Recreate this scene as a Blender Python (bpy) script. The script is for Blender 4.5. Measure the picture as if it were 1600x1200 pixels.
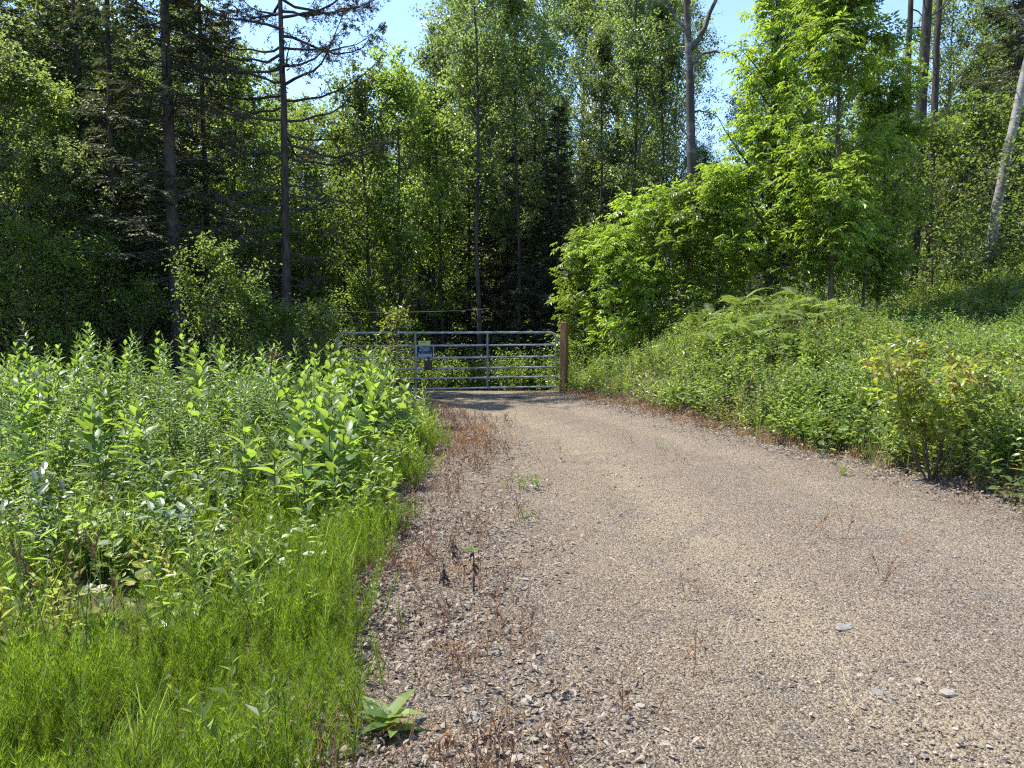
import bpy, math, random
import numpy as np
from mathutils import Vector, Matrix, Euler

for o in list(bpy.data.objects):
    bpy.data.objects.remove(o)
sc = bpy.context.scene
col = sc.collection
rng = np.random.default_rng(11)
random.seed(5)
R = math.radians

# ------------------------------------------------------------------ camera
FPX, HOR, EYE = 1150.0, 506.0, 1.6          # focal length in photo pixels, horizon row, eye height
cam_d = bpy.data.cameras.new('camera')
cam = bpy.data.objects.new('camera', cam_d)
col.objects.link(cam)
cam_d.sensor_width = 36.0
cam_d.lens = FPX / 1600 * 36
cam_d.clip_start = 0.05
cam_d.clip_end = 2000
cam.location = (0, 0, EYE)
cam.rotation_euler = (R(90) - math.atan((600 - HOR) / FPX), 0, 0)
sc.camera = cam

# ------------------------------------------------------------------ sky, sun, exposure
SUN_AZ, SUN_EL = 68.0, 60.0                  # degrees left of the view axis, above the horizon
w = bpy.data.worlds.new('World')
sc.world = w
w.use_nodes = True
nt = w.node_tree
nt.nodes.clear()
out = nt.nodes.new('ShaderNodeOutputWorld')
bg = nt.nodes.new('ShaderNodeBackground')
sky = nt.nodes.new('ShaderNodeTexSky')
sky.sky_type = 'NISHITA'
sky.sun_disc = False
sky.sun_elevation = R(SUN_EL)
sky.sun_rotation = R(-SUN_AZ)
sky.air_density = 1.0
sky.dust_density = 0.2
sky.ozone_density = 3.0
bg.inputs['Strength'].default_value = 0.135
tc = nt.nodes.new('ShaderNodeTexCoord')
mp = nt.nodes.new('ShaderNodeMapping')
mp.inputs['Scale'].default_value = (3.0, 3.0, 7.0)
nz = nt.nodes.new('ShaderNodeTexNoise')
nz.inputs['Scale'].default_value = 1.7
nz.inputs['Detail'].default_value = 9
nz.inputs['Roughness'].default_value = 0.62
cr = nt.nodes.new('ShaderNodeValToRGB')
cr.color_ramp.elements[0].position = 0.60
cr.color_ramp.elements[0].color = (0, 0, 0, 1)
cr.color_ramp.elements[1].position = 0.80
cr.color_ramp.elements[1].color = (1, 1, 1, 1)
mx = nt.nodes.new('ShaderNodeMixRGB')
mx.inputs['Color2'].default_value = (7.5, 7.7, 8.0, 1)
nt.links.new(tc.outputs['Generated'], mp.inputs['Vector'])
nt.links.new(mp.outputs['Vector'], nz.inputs['Vector'])
nt.links.new(nz.outputs['Fac'], cr.inputs['Fac'])
nt.links.new(cr.outputs['Color'], mx.inputs['Fac'])
nt.links.new(sky.outputs['Color'], mx.inputs['Color1'])
nt.links.new(mx.outputs['Color'], bg.inputs['Color'])
nt.links.new(bg.outputs['Background'], out.inputs['Surface'])

sun_d = bpy.data.lights.new('sun', 'SUN')
sun_d.energy = 4.2
sun_d.angle = R(0.53)
sun_d.color = (1.0, 0.95, 0.86)
sun = bpy.data.objects.new('sun', sun_d)
col.objects.link(sun)
sdir = Vector((-math.sin(R(SUN_AZ)) * math.cos(R(SUN_EL)), math.cos(R(SUN_AZ)) * math.cos(R(SUN_EL)), math.sin(R(SUN_EL))))
sun.rotation_euler = sdir.to_track_quat('Z', 'Y').to_euler()
sun.location = sdir * 60

sc.view_settings.view_transform = 'Standard'
sc.view_settings.look = 'None'
sc.view_settings.exposure = 1.40
sc.view_settings.gamma = 1.0
sc.view_settings.use_curve_mapping = False
cy = sc.cycles
cy.max_bounces = 5
cy.diffuse_bounces = 3
cy.glossy_bounces = 2
cy.transmission_bounces = 3
cy.transparent_max_bounces = 4
cy.caustics_reflective = False
cy.caustics_refractive = False
cy.use_denoising = False
cy.filter_width = 1.2
cy.use_adaptive_sampling = True
cy.adaptive_threshold = 0.02
cy.sample_clamp_indirect = 6.0


# ------------------------------------------------------------------ helpers
def tag(o, label=None, cat=None, group=None, kind=None):
    for k, v in (('label', label), ('category', cat), ('group', group), ('kind', kind)):
        if v:
            o[k] = v
    return o


def norm(v):
    return v / np.maximum(np.linalg.norm(v, axis=-1, keepdims=True), 1e-9)


def unit(r, n):
    return norm(r.normal(size=(n, 3)))


class Geo:
    """collects vertex blocks and becomes one mesh"""
    def __init__(self):
        self.v, self.f, self.n = [], [], 0

    def add(self, V, F, mat=0, var=0.5, smooth=False):
        V = np.asarray(V, float).reshape(-1, 3)
        var = np.broadcast_to(np.asarray(var, float), (len(V),))
        self.v.append((V, var))
        for f in (F if isinstance(F, (list, tuple)) else [F]):
            f = np.asarray(f, np.int64)
            if len(f):
                self.f.append((f + self.n, mat, smooth))
        self.n += len(V)
        return self

    def mesh(self, name, mats):
        me = bpy.data.meshes.new(name)
        V = np.concatenate([a for a, _ in self.v])
        var = np.concatenate([b for _, b in self.v])
        sizes = np.concatenate([np.full(len(f), f.shape[1]) for f, _, _ in self.f])
        mi = np.concatenate([np.full(len(f), m) for f, m, _ in self.f])
        sm = np.concatenate([np.full(len(f), s) for f, _, s in self.f])
        loops = np.concatenate([f.ravel() for f, _, _ in self.f])
        me.vertices.add(len(V))
        me.vertices.foreach_set('co', V.astype(np.float32).ravel())
        me.loops.add(len(loops))
        me.loops.foreach_set('vertex_index', loops.astype(np.int32))
        me.polygons.add(len(sizes))
        starts = np.concatenate([[0], np.cumsum(sizes)[:-1]])
        me.polygons.foreach_set('loop_start', starts.astype(np.int32))
        me.polygons.foreach_set('loop_total', sizes.astype(np.int32))
        me.polygons.foreach_set('material_index', mi.astype(np.int32))
        me.polygons.foreach_set('use_smooth', sm.astype(bool))
        at = me.attributes.new('var', 'FLOAT', 'POINT')
        at.data.foreach_set('value', var.astype(np.float32))
        for m in mats:
            me.materials.append(m)
        me.update(calc_edges=True)
        return me


def link(name, data, parent=None, loc=None, rot=None, scale=None):
    o = bpy.data.objects.new(name, data)
    col.objects.link(o)
    if parent is not None:
        o.parent = parent
    if loc is not None:
        o.location = loc
    if rot is not None:
        o.rotation_euler = rot
    if scale is not None:
        o.scale = (scale,) * 3 if np.isscalar(scale) else scale
    return o


def copy_tree(o, parent=None):
    c = o.copy()
    col.objects.link(c)
    c.parent = parent
    for ch in list(o.children):
        copy_tree(ch, c)
    return c


def tubes(P, Rd, S):
    """batched tapered tubes: P (B,n,3), Rd (B,n) -> verts, quads"""
    P = np.asarray(P, float)
    Rd = np.asarray(Rd, float)
    B, n, _ = P.shape
    T = norm(np.gradient(P, axis=1))
    mT = T.mean(1, keepdims=True)
    ref = np.where(np.abs(mT[..., 2:3]) > 0.8, np.array([1., 0, 0]), np.array([0, 0, 1.]))
    A = norm(np.cross(T, np.broadcast_to(ref, T.shape)))
    C = np.cross(T, A)
    a = np.arange(S) / S * 2 * np.pi
    V = P[:, :, None, :] + Rd[:, :, None, None] * (np.cos(a)[:, None] * A[:, :, None, :] + np.sin(a)[:, None] * C[:, :, None, :])
    i = np.arange(n - 1)[:, None] * S
    j = np.arange(S)[None, :]
    q = np.stack([i + j, i + (j + 1) % S, i + S + (j + 1) % S, i + S + j], -1).reshape(-1, 4)
    F = (q[None] + (np.arange(B) * n * S)[:, None, None]).reshape(-1, 4)
    return V.reshape(-1, 3), F


def tube(path, rad, S=8):
    return tubes(np.asarray(path, float)[None], np.asarray(rad, float)[None], S)


def frame(D, N):
    D = norm(D)
    S = norm(np.cross(D, N))
    N = np.cross(S, D)
    return D, S, N


def leaf2(P, D, N, L, W, fold=0.25):
    """folded rhombus leaf: 4 verts, 2 triangles each"""
    D, S, N = frame(D, N)
    L = np.broadcast_to(L, (len(P),))[:, None]
    W = np.broadcast_to(W, (len(P),))[:, None]
    m = P + D * L * 0.45 + N * W * fold
    V = np.stack([P, m + S * W * .5, P + D * L - N * L * .08, m - S * W * .5], 1)
    k = np.arange(len(P))[:, None] * 4
    F = np.concatenate([k + [0, 1, 2], k + [0, 2, 3]])
    return V.reshape(-1, 3), F


def leaf8(P, D, N, L, W, fold=0.3, droop=0.2, a=.28, b=.66):
    """leaf with midrib and pointed tip: 8 verts"""
    D, S, N = frame(D, N)
    L = np.broadcast_to(L, (len(P),))[:, None]
    W = np.broadcast_to(W, (len(P),))[:, None]

    def at(s, side, wd):
        return P + D * L * s - N * L * droop * s * s + S * W * .5 * side * wd + N * W * fold * .5 * abs(side) * wd
    V = np.stack([at(0, 0, 0), at(a, 1, .92), at(b, 1, .85), at(1, 0, 0), at(b, -1, .85), at(a, -1, .92), at(a, 0, 0), at(b, 0, 0)], 1)
    k = np.arange(len(P))[:, None] * 8
    T = np.concatenate([k + [0, 6, 1], k + [2, 7, 3], k + [0, 5, 6], k + [7, 4, 3]])
    Q = np.concatenate([k + [1, 6, 7, 2], k + [6, 5, 4, 7]])
    return V.reshape(-1, 3), [T, Q]


def rep(x, k):
    return np.repeat(x, k)


# ------------------------------------------------------------------ materials
def new_mat(name):
    m = bpy.data.materials.new(name)
    m.use_nodes = True
    t = m.node_tree
    for n in list(t.nodes):
        t.nodes.remove(n)
    o = t.nodes.new('ShaderNodeOutputMaterial')
    return m, t, o


def mixc(t, fac, a, b):
    n = t.nodes.new('ShaderNodeMixRGB')
    for s, v in (('Fac', fac), ('Color1', a), ('Color2', b)):
        if isinstance(v, (int, float)):
            n.inputs[s].default_value = v
        elif isinstance(v, tuple):
            n.inputs[s].default_value = (*v, 1)
        else:
            t.links.new(v, n.inputs[s])
    return n.outputs['Color']


def noise(t, scale, detail=4, rough=.55, vec=None):
    n = t.nodes.new('ShaderNodeTexNoise')
    n.inputs['Scale'].default_value = scale
    n.inputs['Detail'].default_value = detail
    n.inputs['Roughness'].default_value = rough
    if vec is not None:
        t.links.new(vec, n.inputs['Vector'])
    return n.outputs['Fac']


def ramp(t, fac, p0, p1, c0=(0, 0, 0), c1=(1, 1, 1)):
    n = t.nodes.new('ShaderNodeValToRGB')
    n.color_ramp.elements[0].position = p0
    n.color_ramp.elements[1].position = p1
    n.color_ramp.elements[0].color = (*c0, 1)
    n.color_ramp.elements[1].color = (*c1, 1)
    t.links.new(fac, n.inputs['Fac'])
    return n.outputs['Color']


def leaf_mat(name, dark, light, trans, tw=0.42, rough=0.45, spec=0.4):
    m, t, o = new_mat(name)
    at = t.nodes.new('ShaderNodeAttribute')
    at.attribute_name = 'var'
    oi = t.nodes.new('ShaderNodeObjectInfo')
    c = mixc(t, at.outputs['Fac'], dark, light)
    hs = t.nodes.new('ShaderNodeHueSaturation')
    mr = t.nodes.new('ShaderNodeMapRange')
    mr.inputs['To Min'].default_value = 0.68
    mr.inputs['To Max'].default_value = 1.28
    t.links.new(oi.outputs['Random'], mr.inputs['Value'])
    t.links.new(mr.outputs['Result'], hs.inputs['Value'])
    t.links.new(c, hs.inputs['Color'])
    p = t.nodes.new('ShaderNodeBsdfPrincipled')
    p.inputs['Roughness'].default_value = rough
    p.inputs['Specular IOR Level'].default_value = spec
    t.links.new(hs.outputs['Color'], p.inputs['Base Color'])
    tr = t.nodes.new('ShaderNodeBsdfTranslucent')
    tcx = mixc(t, at.outputs['Fac'], tuple(x * .75 for x in trans), trans)
    hs2 = t.nodes.new('ShaderNodeHueSaturation')
    t.links.new(mr.outputs['Result'], hs2.inputs['Value'])
    t.links.new(tcx, hs2.inputs['Color'])
    t.links.new(hs2.outputs['Color'], tr.inputs['Color'])
    ms = t.nodes.new('ShaderNodeMixShader')
    ms.inputs['Fac'].default_value = tw
    t.links.new(p.outputs[0], ms.inputs[1])
    t.links.new(tr.outputs[0], ms.inputs[2])
    t.links.new(ms.outputs[0], o.inputs['Surface'])
    return m


def bark_mat(name, a, b, scale=14, stretch=.25, bump=.5, moss=None):
    m, t, o = new_mat(name)
    tc = t.nodes.new('ShaderNodeTexCoord')
    mp = t.nodes.new('ShaderNodeMapping')
    mp.inputs['Scale'].default_value = (1, 1, stretch)
    t.links.new(tc.outputs['Object'], mp.inputs['Vector'])
    n1 = noise(t, scale, 6, .65, mp.outputs['Vector'])
    c = ramp(t, n1, .35, .68, a, b)
    if moss:
        n2 = noise(t, 2.2, 5, .6, tc.outputs['Object'])
        c = mixc(t, ramp(t, n2, .5, .66), c, moss)
    p = t.nodes.new('ShaderNodeBsdfPrincipled')
    p.inputs['Roughness'].default_value = .9
    p.inputs['Specular IOR Level'].default_value = .15
    t.links.new(c, p.inputs['Base Color'])
    bm = t.nodes.new('ShaderNodeBump')
    bm.inputs['Strength'].default_value = bump
    bm.inputs['Distance'].default_value = .03
    t.links.new(n1, bm.inputs['Height'])
    t.links.new(bm.outputs[0], p.inputs['Normal'])
    t.links.new(p.outputs[0], o.inputs['Surface'])
    return m


def birch_mat(name, white, dark, lo=.50, hi=.60):
    """pale papery bark with dark horizontal marks and rough blotches"""
    m, t, o = new_mat(name)
    tc = t.nodes.new('ShaderNodeTexCoord')
    mp = t.nodes.new('ShaderNodeMapping')
    mp.inputs['Scale'].default_value = (2.5, 2.5, 11)
    t.links.new(tc.outputs['Object'], mp.inputs['Vector'])
    n1 = noise(t, 2.2, 5, .7, mp.outputs['Vector'])
    n2 = noise(t, 1.1, 5, .6, tc.outputs['Object'])
    c = mixc(t, ramp(t, n1, lo + .05, hi + .05), white, dark)
    c = mixc(t, ramp(t, n2, lo, hi), c, dark)
    p = t.nodes.new('ShaderNodeBsdfPrincipled')
    p.inputs['Roughness'].default_value = .8
    t.links.new(c, p.inputs['Base Color'])
    bm = t.nodes.new('ShaderNodeBump')
    bm.inputs['Strength'].default_value = .35
    bm.inputs['Distance'].default_value = .02
    t.links.new(n1, bm.inputs['Height'])
    t.links.new(bm.outputs[0], p.inputs['Normal'])
    t.links.new(p.outputs[0], o.inputs['Surface'])
    return m


def var_mat(name, a, b, rough=.85, tw=0.0):
    """opaque matter (litter, dead stalks, pebbles) with a colour between a and b for each piece"""
    m, t, o = new_mat(name)
    at = t.nodes.new('ShaderNodeAttribute')
    at.attribute_name = 'var'
    c = mixc(t, at.outputs['Fac'], a, b)
    p = t.nodes.new('ShaderNodeBsdfPrincipled')
    p.inputs['Roughness'].default_value = rough
    p.inputs['Specular IOR Level'].default_value = .25
    t.links.new(c, p.inputs['Base Color'])
    if tw:
        tr = t.nodes.new('ShaderNodeBsdfTranslucent')
        t.links.new(c, tr.inputs['Color'])
        ms = t.nodes.new('ShaderNodeMixShader')
        ms.inputs['Fac'].default_value = tw
        t.links.new(p.outputs[0], ms.inputs[1])
        t.links.new(tr.outputs[0], ms.inputs[2])
        t.links.new(ms.outputs[0], o.inputs['Surface'])
    else:
        t.links.new(p.outputs[0], o.inputs['Surface'])
    return m


def plain(name, c, rough=.6, metal=0.0, spec=.4, n_amp=.0, n_scale=20):
    m, t, o = new_mat(name)
    p = t.nodes.new('ShaderNodeBsdfPrincipled')
    p.inputs['Roughness'].default_value = rough
    p.inputs['Metallic'].default_value = metal
    p.inputs['Specular IOR Level'].default_value = spec
    if n_amp:
        tc = t.nodes.new('ShaderNodeTexCoord')
        n1 = noise(t, n_scale, 5, .6, tc.outputs['Object'])
        cc = ramp(t, n1, .3, .7, tuple(x * (1 - n_amp) for x in c), tuple(min(1, x * (1 + n_amp)) for x in c))
        t.links.new(cc, p.inputs['Base Color'])
    else:
        p.inputs['Base Color'].default_value = (*c, 1)
    t.links.new(p.outputs[0], o.inputs['Surface'])
    return m


def soil_mat():
    m, t, o = new_mat('forest_soil')
    tc = t.nodes.new('ShaderNodeTexCoord')
    v = tc.outputs['Object']
    n1 = noise(t, .9, 6, .6, v)
    n2 = noise(t, 14, 6, .7, v)
    c = mixc(t, ramp(t, n1, .4, .62), (.055, .042, .028), (.05, .062, .02))
    c = mixc(t, ramp(t, n2, .45, .7), c, (.15, .115, .07))
    p = t.nodes.new('ShaderNodeBsdfPrincipled')
    p.inputs['Roughness'].default_value = .95
    p.inputs['Specular IOR Level'].default_value = .1
    t.links.new(c, p.inputs['Base Color'])
    bm = t.nodes.new('ShaderNodeBump')
    bm.inputs['Strength'].default_value = .8
    bm.inputs['Distance'].default_value = .05
    t.links.new(n2, bm.inputs['Height'])
    t.links.new(bm.outputs[0], p.inputs['Normal'])
    t.links.new(p.outputs[0], o.inputs['Surface'])
    return m


def gravel_mat():
    m, t, o = new_mat('crushed_gravel')
    tc = t.nodes.new('ShaderNodeTexCoord')
    v = tc.outputs['Object']
    at = t.nodes.new('ShaderNodeAttribute')
    at.attribute_name = 'var'                       # 0 at the left edge of the drive, 1 at the right
    mp = t.nodes.new('ShaderNodeMapping')
    mp.inputs['Scale'].default_value = (1.0, .30, 1)
    mp.inputs['Rotation'].default_value = (0, 0, R(-14))
    t.links.new(v, mp.inputs['Vector'])
    lo = noise(t, 1.5, 5, .62, mp.outputs['Vector'])
    lo2 = noise(t, 2.3, 6, .68, v)
    # worn tracks: compacted tan fines; between and beside them looser pinkish brown and grey stone
    ad0 = t.nodes.new('ShaderNodeMath')
    ad0.operation = 'MULTIPLY_ADD'
    t.links.new(lo, ad0.inputs[0])
    ad0.inputs[1].default_value = .16
    t.links.new(at.outputs['Fac'], ad0.inputs[2])
    tr = t.nodes.new('ShaderNodeValToRGB')
    e = tr.color_ramp
    e.elements[0].position, e.elements[0].color = .0, (0.096, 0.069, 0.044, 1)
    e.elements[1].position, e.elements[1].color = 1.0, (0.118, 0.090, 0.062, 1)
    for p_, c_ in ((.16, (0.111, 0.081, 0.053)), (.30, (0.165, 0.125, 0.079)), (.46, (0.262, 0.207, 0.126)), (.56, (0.218, 0.168, 0.111)), (.66, (0.152, 0.117, 0.081)), (.80, (0.244, 0.195, 0.132)), (.92, (0.160, 0.126, 0.086))):
        q = e.elements.new(p_)
        q.color = (*c_, 1)
    t.links.new(ad0.outputs[0], tr.inputs['Fac'])
    base = mixc(t, ramp(t, lo2, .50, .66), tr.outputs['Color'], (0.131, 0.115, 0.093))
    base = mixc(t, ramp(t, lo, .56, .72), base, (0.153, 0.108, 0.072))
    vo = t.nodes.new('ShaderNodeTexVoronoi')
    vo.inputs['Scale'].default_value = 75
    t.links.new(v, vo.inputs['Vector'])
    sp = t.nodes.new('ShaderNodeSeparateColor')
    t.links.new(vo.outputs['Color'], sp.inputs[0])
    c = mixc(t, ramp(t, sp.outputs[0], .62, 1.0), base, (0.334, 0.274, 0.218))
    c = mixc(t, ramp(t, sp.outputs[1], .62, .95), c, (0.056, 0.039, 0.030))
    vo2 = t.nodes.new('ShaderNodeTexVoronoi')
    vo2.inputs['Scale'].default_value = 210
    t.links.new(v, vo2.inputs['Vector'])
    sp2 = t.nodes.new('ShaderNodeSeparateColor')
    t.links.new(vo2.outputs['Color'], sp2.inputs[0])
    c = mixc(t, ramp(t, sp2.outputs[0], .58, .98), c, (0.043, 0.033, 0.024))
    c = mixc(t, ramp(t, sp2.outputs[2], .66, 1.0), c, (0.409, 0.336, 0.268))
    p = t.nodes.new('ShaderNodeBsdfPrincipled')
    p.inputs['Roughness'].default_value = .92
    p.inputs['Specular IOR Level'].default_value = .15
    t.links.new(c, p.inputs['Base Color'])
    ad = t.nodes.new('ShaderNodeMath')
    ad.operation = 'ADD'
    t.links.new(vo.outputs['Distance'], ad.inputs[0])
    t.links.new(noise(t, 110, 5, .7, v), ad.inputs[1])
    bm = t.nodes.new('ShaderNodeBump')
    bm.inputs['Strength'].default_value = 1.0
    bm.inputs['Distance'].default_value = .014
    bm.invert = True
    t.links.new(ad.outputs[0], bm.inputs['Height'])
    t.links.new(bm.outputs[0], p.inputs['Normal'])
    t.links.new(p.outputs[0], o.inputs['Surface'])
    return m


def wood_mat():
    m, t, o = new_mat('stained_timber')
    tc = t.nodes.new('ShaderNodeTexCoord')
    mp = t.nodes.new('ShaderNodeMapping')
    mp.inputs['Scale'].default_value = (30, 30, 1.5)
    t.links.new(tc.outputs['Object'], mp.inputs['Vector'])
    n1 = noise(t, 1.6, 6, .6, mp.outputs['Vector'])
    c = ramp(t, n1, .34, .64, (.075, .036, .018), (.25, .125, .055))
    p = t.nodes.new('ShaderNodeBsdfPrincipled')
    p.inputs['Roughness'].default_value = .75
    t.links.new(c, p.inputs['Base Color'])
    bm = t.nodes.new('ShaderNodeBump')
    bm.inputs['Strength'].default_value = .4
    bm.inputs['Distance'].default_value = .01
    t.links.new(n1, bm.inputs['Height'])
    t.links.new(bm.outputs[0], p.inputs['Normal'])
    t.links.new(p.outputs[0], o.inputs['Surface'])
    return m


M = dict(
    soil=soil_mat(), gravel=gravel_mat(), timber=wood_mat(),
    bark=bark_mat('spruce_bark', (.025, .022, .020), (.085, .076, .066)),
    bark_grey=bark_mat('grey_bark', (.03, .029, .027), (.095, .09, .082), 10, .3),
    bark_aspen=bark_mat('aspen_bark', (.13, .135, .105), (.34, .34, .28), 6, .5, .25, (.07, .068, .055)),
    bark_twig=bark_mat('twig_bark', (.055, .042, .032), (.13, .10, .075), 25),
    birch=birch_mat('birch_bark', (.24, .23, .212), (.045, .04, .035), .46, .60),
    birch_dark=birch_mat('old_birch_bark', (.25, .238, .22), (.035, .031, .027), .38, .54),
    aspen=leaf_mat('aspen_leaf', (.06, .085, .034), (.12, .155, .06), (.34, .46, .09), .44, .36, .55),
    maple=leaf_mat('maple_leaf', (.065, .12, .024), (.125, .185, .04), (.42, .58, .08), .46, .42, .4),
    ash=leaf_mat('ash_leaf', (.07, .13, .02), (.14, .21, .036), (.48, .66, .06), .46, .38, .5),
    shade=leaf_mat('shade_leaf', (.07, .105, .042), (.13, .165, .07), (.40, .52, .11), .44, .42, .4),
    needle=leaf_mat('spruce_needle', (.052, .068, .042), (.11, .135, .072), (.15, .18, .065), .25, .5, .3),
    needle_dead=leaf_mat('dying_needle', (.06, .048, .032), (.11, .10, .055), (.10, .085, .04), .15, .7, .2),
    milkweed=leaf_mat('milkweed_leaf', (.06, .125, .026), (.115, .18, .042), (.38, .55, .06), .46, .45, .42),
    goldenrod=leaf_mat('goldenrod_leaf', (.052, .105, .024), (.115, .17, .045), (.32, .48, .06), .42, .42, .4),
    horsetail=leaf_mat('horsetail_green', (.085, .16, .014), (.18, .26, .026), (.38, .53, .03), .4, .5, .3),
    grass=leaf_mat('grass_green', (.085, .145, .024), (.17, .22, .05), (.38, .50, .07), .4, .4, .4),
    weed=leaf_mat('weed_leaf', (.08, .14, .03), (.18, .235, .06), (.44, .58, .08), .42, .38, .5),
    weed_yellow=leaf_mat('yellow_weed_leaf', (.18, .19, .04), (.28, .26, .07), (.56, .56, .10), .42, .4, .45),
    fern=leaf_mat('fern_frond', (.11, .17, .045), (.19, .25, .085), (.48, .62, .12), .42, .45, .35),
    dogwood=leaf_mat('dogwood_leaf', (.13, .19, .025), (.25, .27, .05), (.58, .66, .07), .42, .35, .5),
    tint=leaf_mat('reddish_young_leaf', (.17, .11, .035), (.25, .17, .06), (.50, .34, .09), .42, .4, .45),
    pale=leaf_mat('silvery_leaf', (.13, .17, .10), (.21, .25, .16), (.25, .36, .10), .3, .3, .7),
    stem=plain('green_stem', (.10, .13, .035), .6, n_amp=.3, n_scale=9),
    stem_dark=plain('dark_stem', (.062, .045, .036), .7, n_amp=.3, n_scale=15),
    litter=var_mat('dry_leaf_litter', (.12, .088, .064), (.32, .275, .23), .8, .15),
    curl=var_mat('curled_dead_leaf', (.085, .062, .046), (.26, .215, .175), .8, .1),
    dead=var_mat('dead_stalks', (.13, .06, .035), (.30, .17, .095), .9, .1),
    rust=var_mat('rusty_dead_grass', (.32, .15, .055), (.48, .29, .13), .9, .15),
    straw=var_mat('pale_straw', (.20, .155, .09), (.38, .32, .20), .85, .1),
    pebble=var_mat('pebble_stone', (.095, .072, .056), (.32, .272, .222), .85),
    rock=plain('grey_rock', (.175, .16, .145), .85, n_amp=.35, n_scale=14),
    rock_pale=plain('pale_rock', (.25, .215, .18), .85, n_amp=.25, n_scale=25),
    steel=bark_mat('galvanised_steel', (.20, .215, .225), (.36, .385, .40), 9, .6, .05, (.17, .12, .085)),
    steel_dark=plain('dull_steel', (.15, .16, .17), .5, .7, n_amp=.25, n_scale=18),
    navy=plain('navy_sign_face', (.014, .026, .055), .8, spec=.15),
    white=plain('white_sign_paint', (.40, .44, .49), .5),
    yellow=plain('yellow_plate', (.33, .37, .10), .6, n_amp=.1),
    black=plain('black_plastic', (.012, .013, .02), .45),
    rope=plain('pale_rope', (.26, .24, .21), .8),
    red=plain('red_tape', (.55, .05, .03), .55),
)

# ------------------------------------------------------------------ terrain
YL = [-6, 0, 2.5, 4.7, 6.3, 8, 9.5, 11, 12.5, 14, 16.6, 20]
XL = [-.1, -.35, -.57, -.80, -.86, -.90, -.92, -1.05, -1.4, -2.1, -3.9, -6]
YR = [-6, 0, 4, 6.3, 7.9, 9.7, 12.3, 14.8, 16.6, 20]
XR = [5.6, 5.1, 4.75, 4.4, 4.1, 3.4, 2.5, 1.6, 1.12, .6]


def xl(y):
    return np.interp(y, YL, XL)


def xr(y):
    return np.interp(y, YR, XR)


def sstep(a, b, x):
    t = np.clip((x - a) / (b - a), 0, 1)
    return t * t * (3 - 2 * t)


def wob(x, y, s):
    return (np.sin(x * 1.3 * s + 1.7) * np.cos(y * 1.1 * s + .4) + .6 * np.sin(x * 2.7 * s - y * 2.1 * s + 2.) + .35 * np.sin(y * 4.3 * s + x * 3.7 * s)) / 1.95


def ground_z(x, y):
    x = np.asarray(x, float)
    y = np.asarray(y, float)
    dl = xl(np.clip(y, -6, 20)) - x
    dr = x - xr(np.clip(y, -6, 20))
    z = .06 * wob(x, y, .35) * sstep(.3, 2, np.maximum(dl, dr))
    z = z + .16 * sstep(.2, 5, dl) * sstep(4, 10, y)
    bank = .38 * sstep(.0, 1.2, dr) + .70 * sstep(.5, 4.6, dr) + 2.0 * sstep(5, 13, dr) + .80 * np.exp(-((x - 4.9) / 2.0) ** 2 - ((y - 14.6) / 2.4) ** 2)
    z = z + bank * (1 - .55 * sstep(18, 30, y)) * (.55 + .45 * sstep(2, 9, y))
    dip = -.9 * sstep(17.0, 25, y) * (1 - sstep(2, 7, dr)) * (1 - .5 * sstep(1, 6, dl))
    z = z + dip + 3.2 * sstep(40, 120, y) + .35 * wob(x, y, .12) * sstep(22, 40, y)
    z = z - .05 * np.clip(1 - np.abs(x - (xl(np.clip(y, -6, 20)) + .38 * (xr(np.clip(y, -6, 20)) - xl(np.clip(y, -6, 20))))) / .45, 0, 1) * (y < 16)
    z = z - .035 * np.clip(1 - np.abs(x - (xl(np.clip(y, -6, 20)) + .75 * (xr(np.clip(y, -6, 20)) - xl(np.clip(y, -6, 20))))) / .45, 0, 1) * (y < 16)
    return z


def gz(x, y):
    return float(ground_z(x, y))


def X(u, Y):
    """world x of something seen at photo column u when it stands Y metres away"""
    return (u - 800) / FPX * Y


gx = np.concatenate([-np.geomspace(16, 400, 22)[::-1], np.arange(-15.6, 17, .2), np.geomspace(17.2, 400, 22)])
gy = np.concatenate([-np.geomspace(4, 300, 14)[::-1], np.arange(-3.8, 26, .2), np.geomspace(26.4, 700, 34)])
GX, GY = np.meshgrid(gx, gy)
V = np.stack([GX, GY, ground_z(GX, GY)], -1).reshape(-1, 3)
nx, ny = len(gx), len(gy)
ii = (np.arange(ny - 1)[:, None] * nx + np.arange(nx - 1)[None]).reshape(-1, 1)
F = ii + np.array([0, 1, nx + 1, nx])
g = Geo().add(V, F, 0, .5, True)
ground = link('ground', g.mesh('ground', [M['soil']]))
tag(ground, 'brown and mossy forest soil under the weeds and trees', 'ground', kind='structure')

# gravel driveway: a sheet over the ground with ragged edges
ys = np.arange(-5.5, 17.35, .1)
ts = np.linspace(0, 1, 61)
jl = .10 * np.sin(ys * 5.1) + .08 * np.sin(ys * 11.7 + 1) + rng.normal(0, .04, len(ys))
jr = .08 * np.sin(ys * 4.3 + 2) + .07 * np.sin(ys * 9.7) + rng.normal(0, .04, len(ys))
A = (xl(ys) - .05 + jl)[:, None]
Bx = (xr(ys) + .12 + jr)[:, None]
DX = A + (Bx - A) * ts[None]
DY = np.repeat(ys[:, None], len(ts), 1)
edge = np.minimum(ts, 1 - ts)[None] * np.ones_like(DX)
DZ = ground_z(DX, DY) + .020 + .008 * wob(DX, DY, 3.1) + .004 * wob(DX, DY, 9.) - .03 * (edge < .001)
n2 = len(ts)
ii = (np.arange(len(ys) - 1)[:, None] * n2 + np.arange(n2 - 1)[None]).reshape(-1, 1)
g = Geo().add(np.stack([DX, DY, DZ], -1), ii + np.array([0, 1, n2 + 1, n2]), 0, np.tile(ts, len(ys)), True)
drive = link('driveway', g.mesh('driveway', [M['gravel']]))
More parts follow.
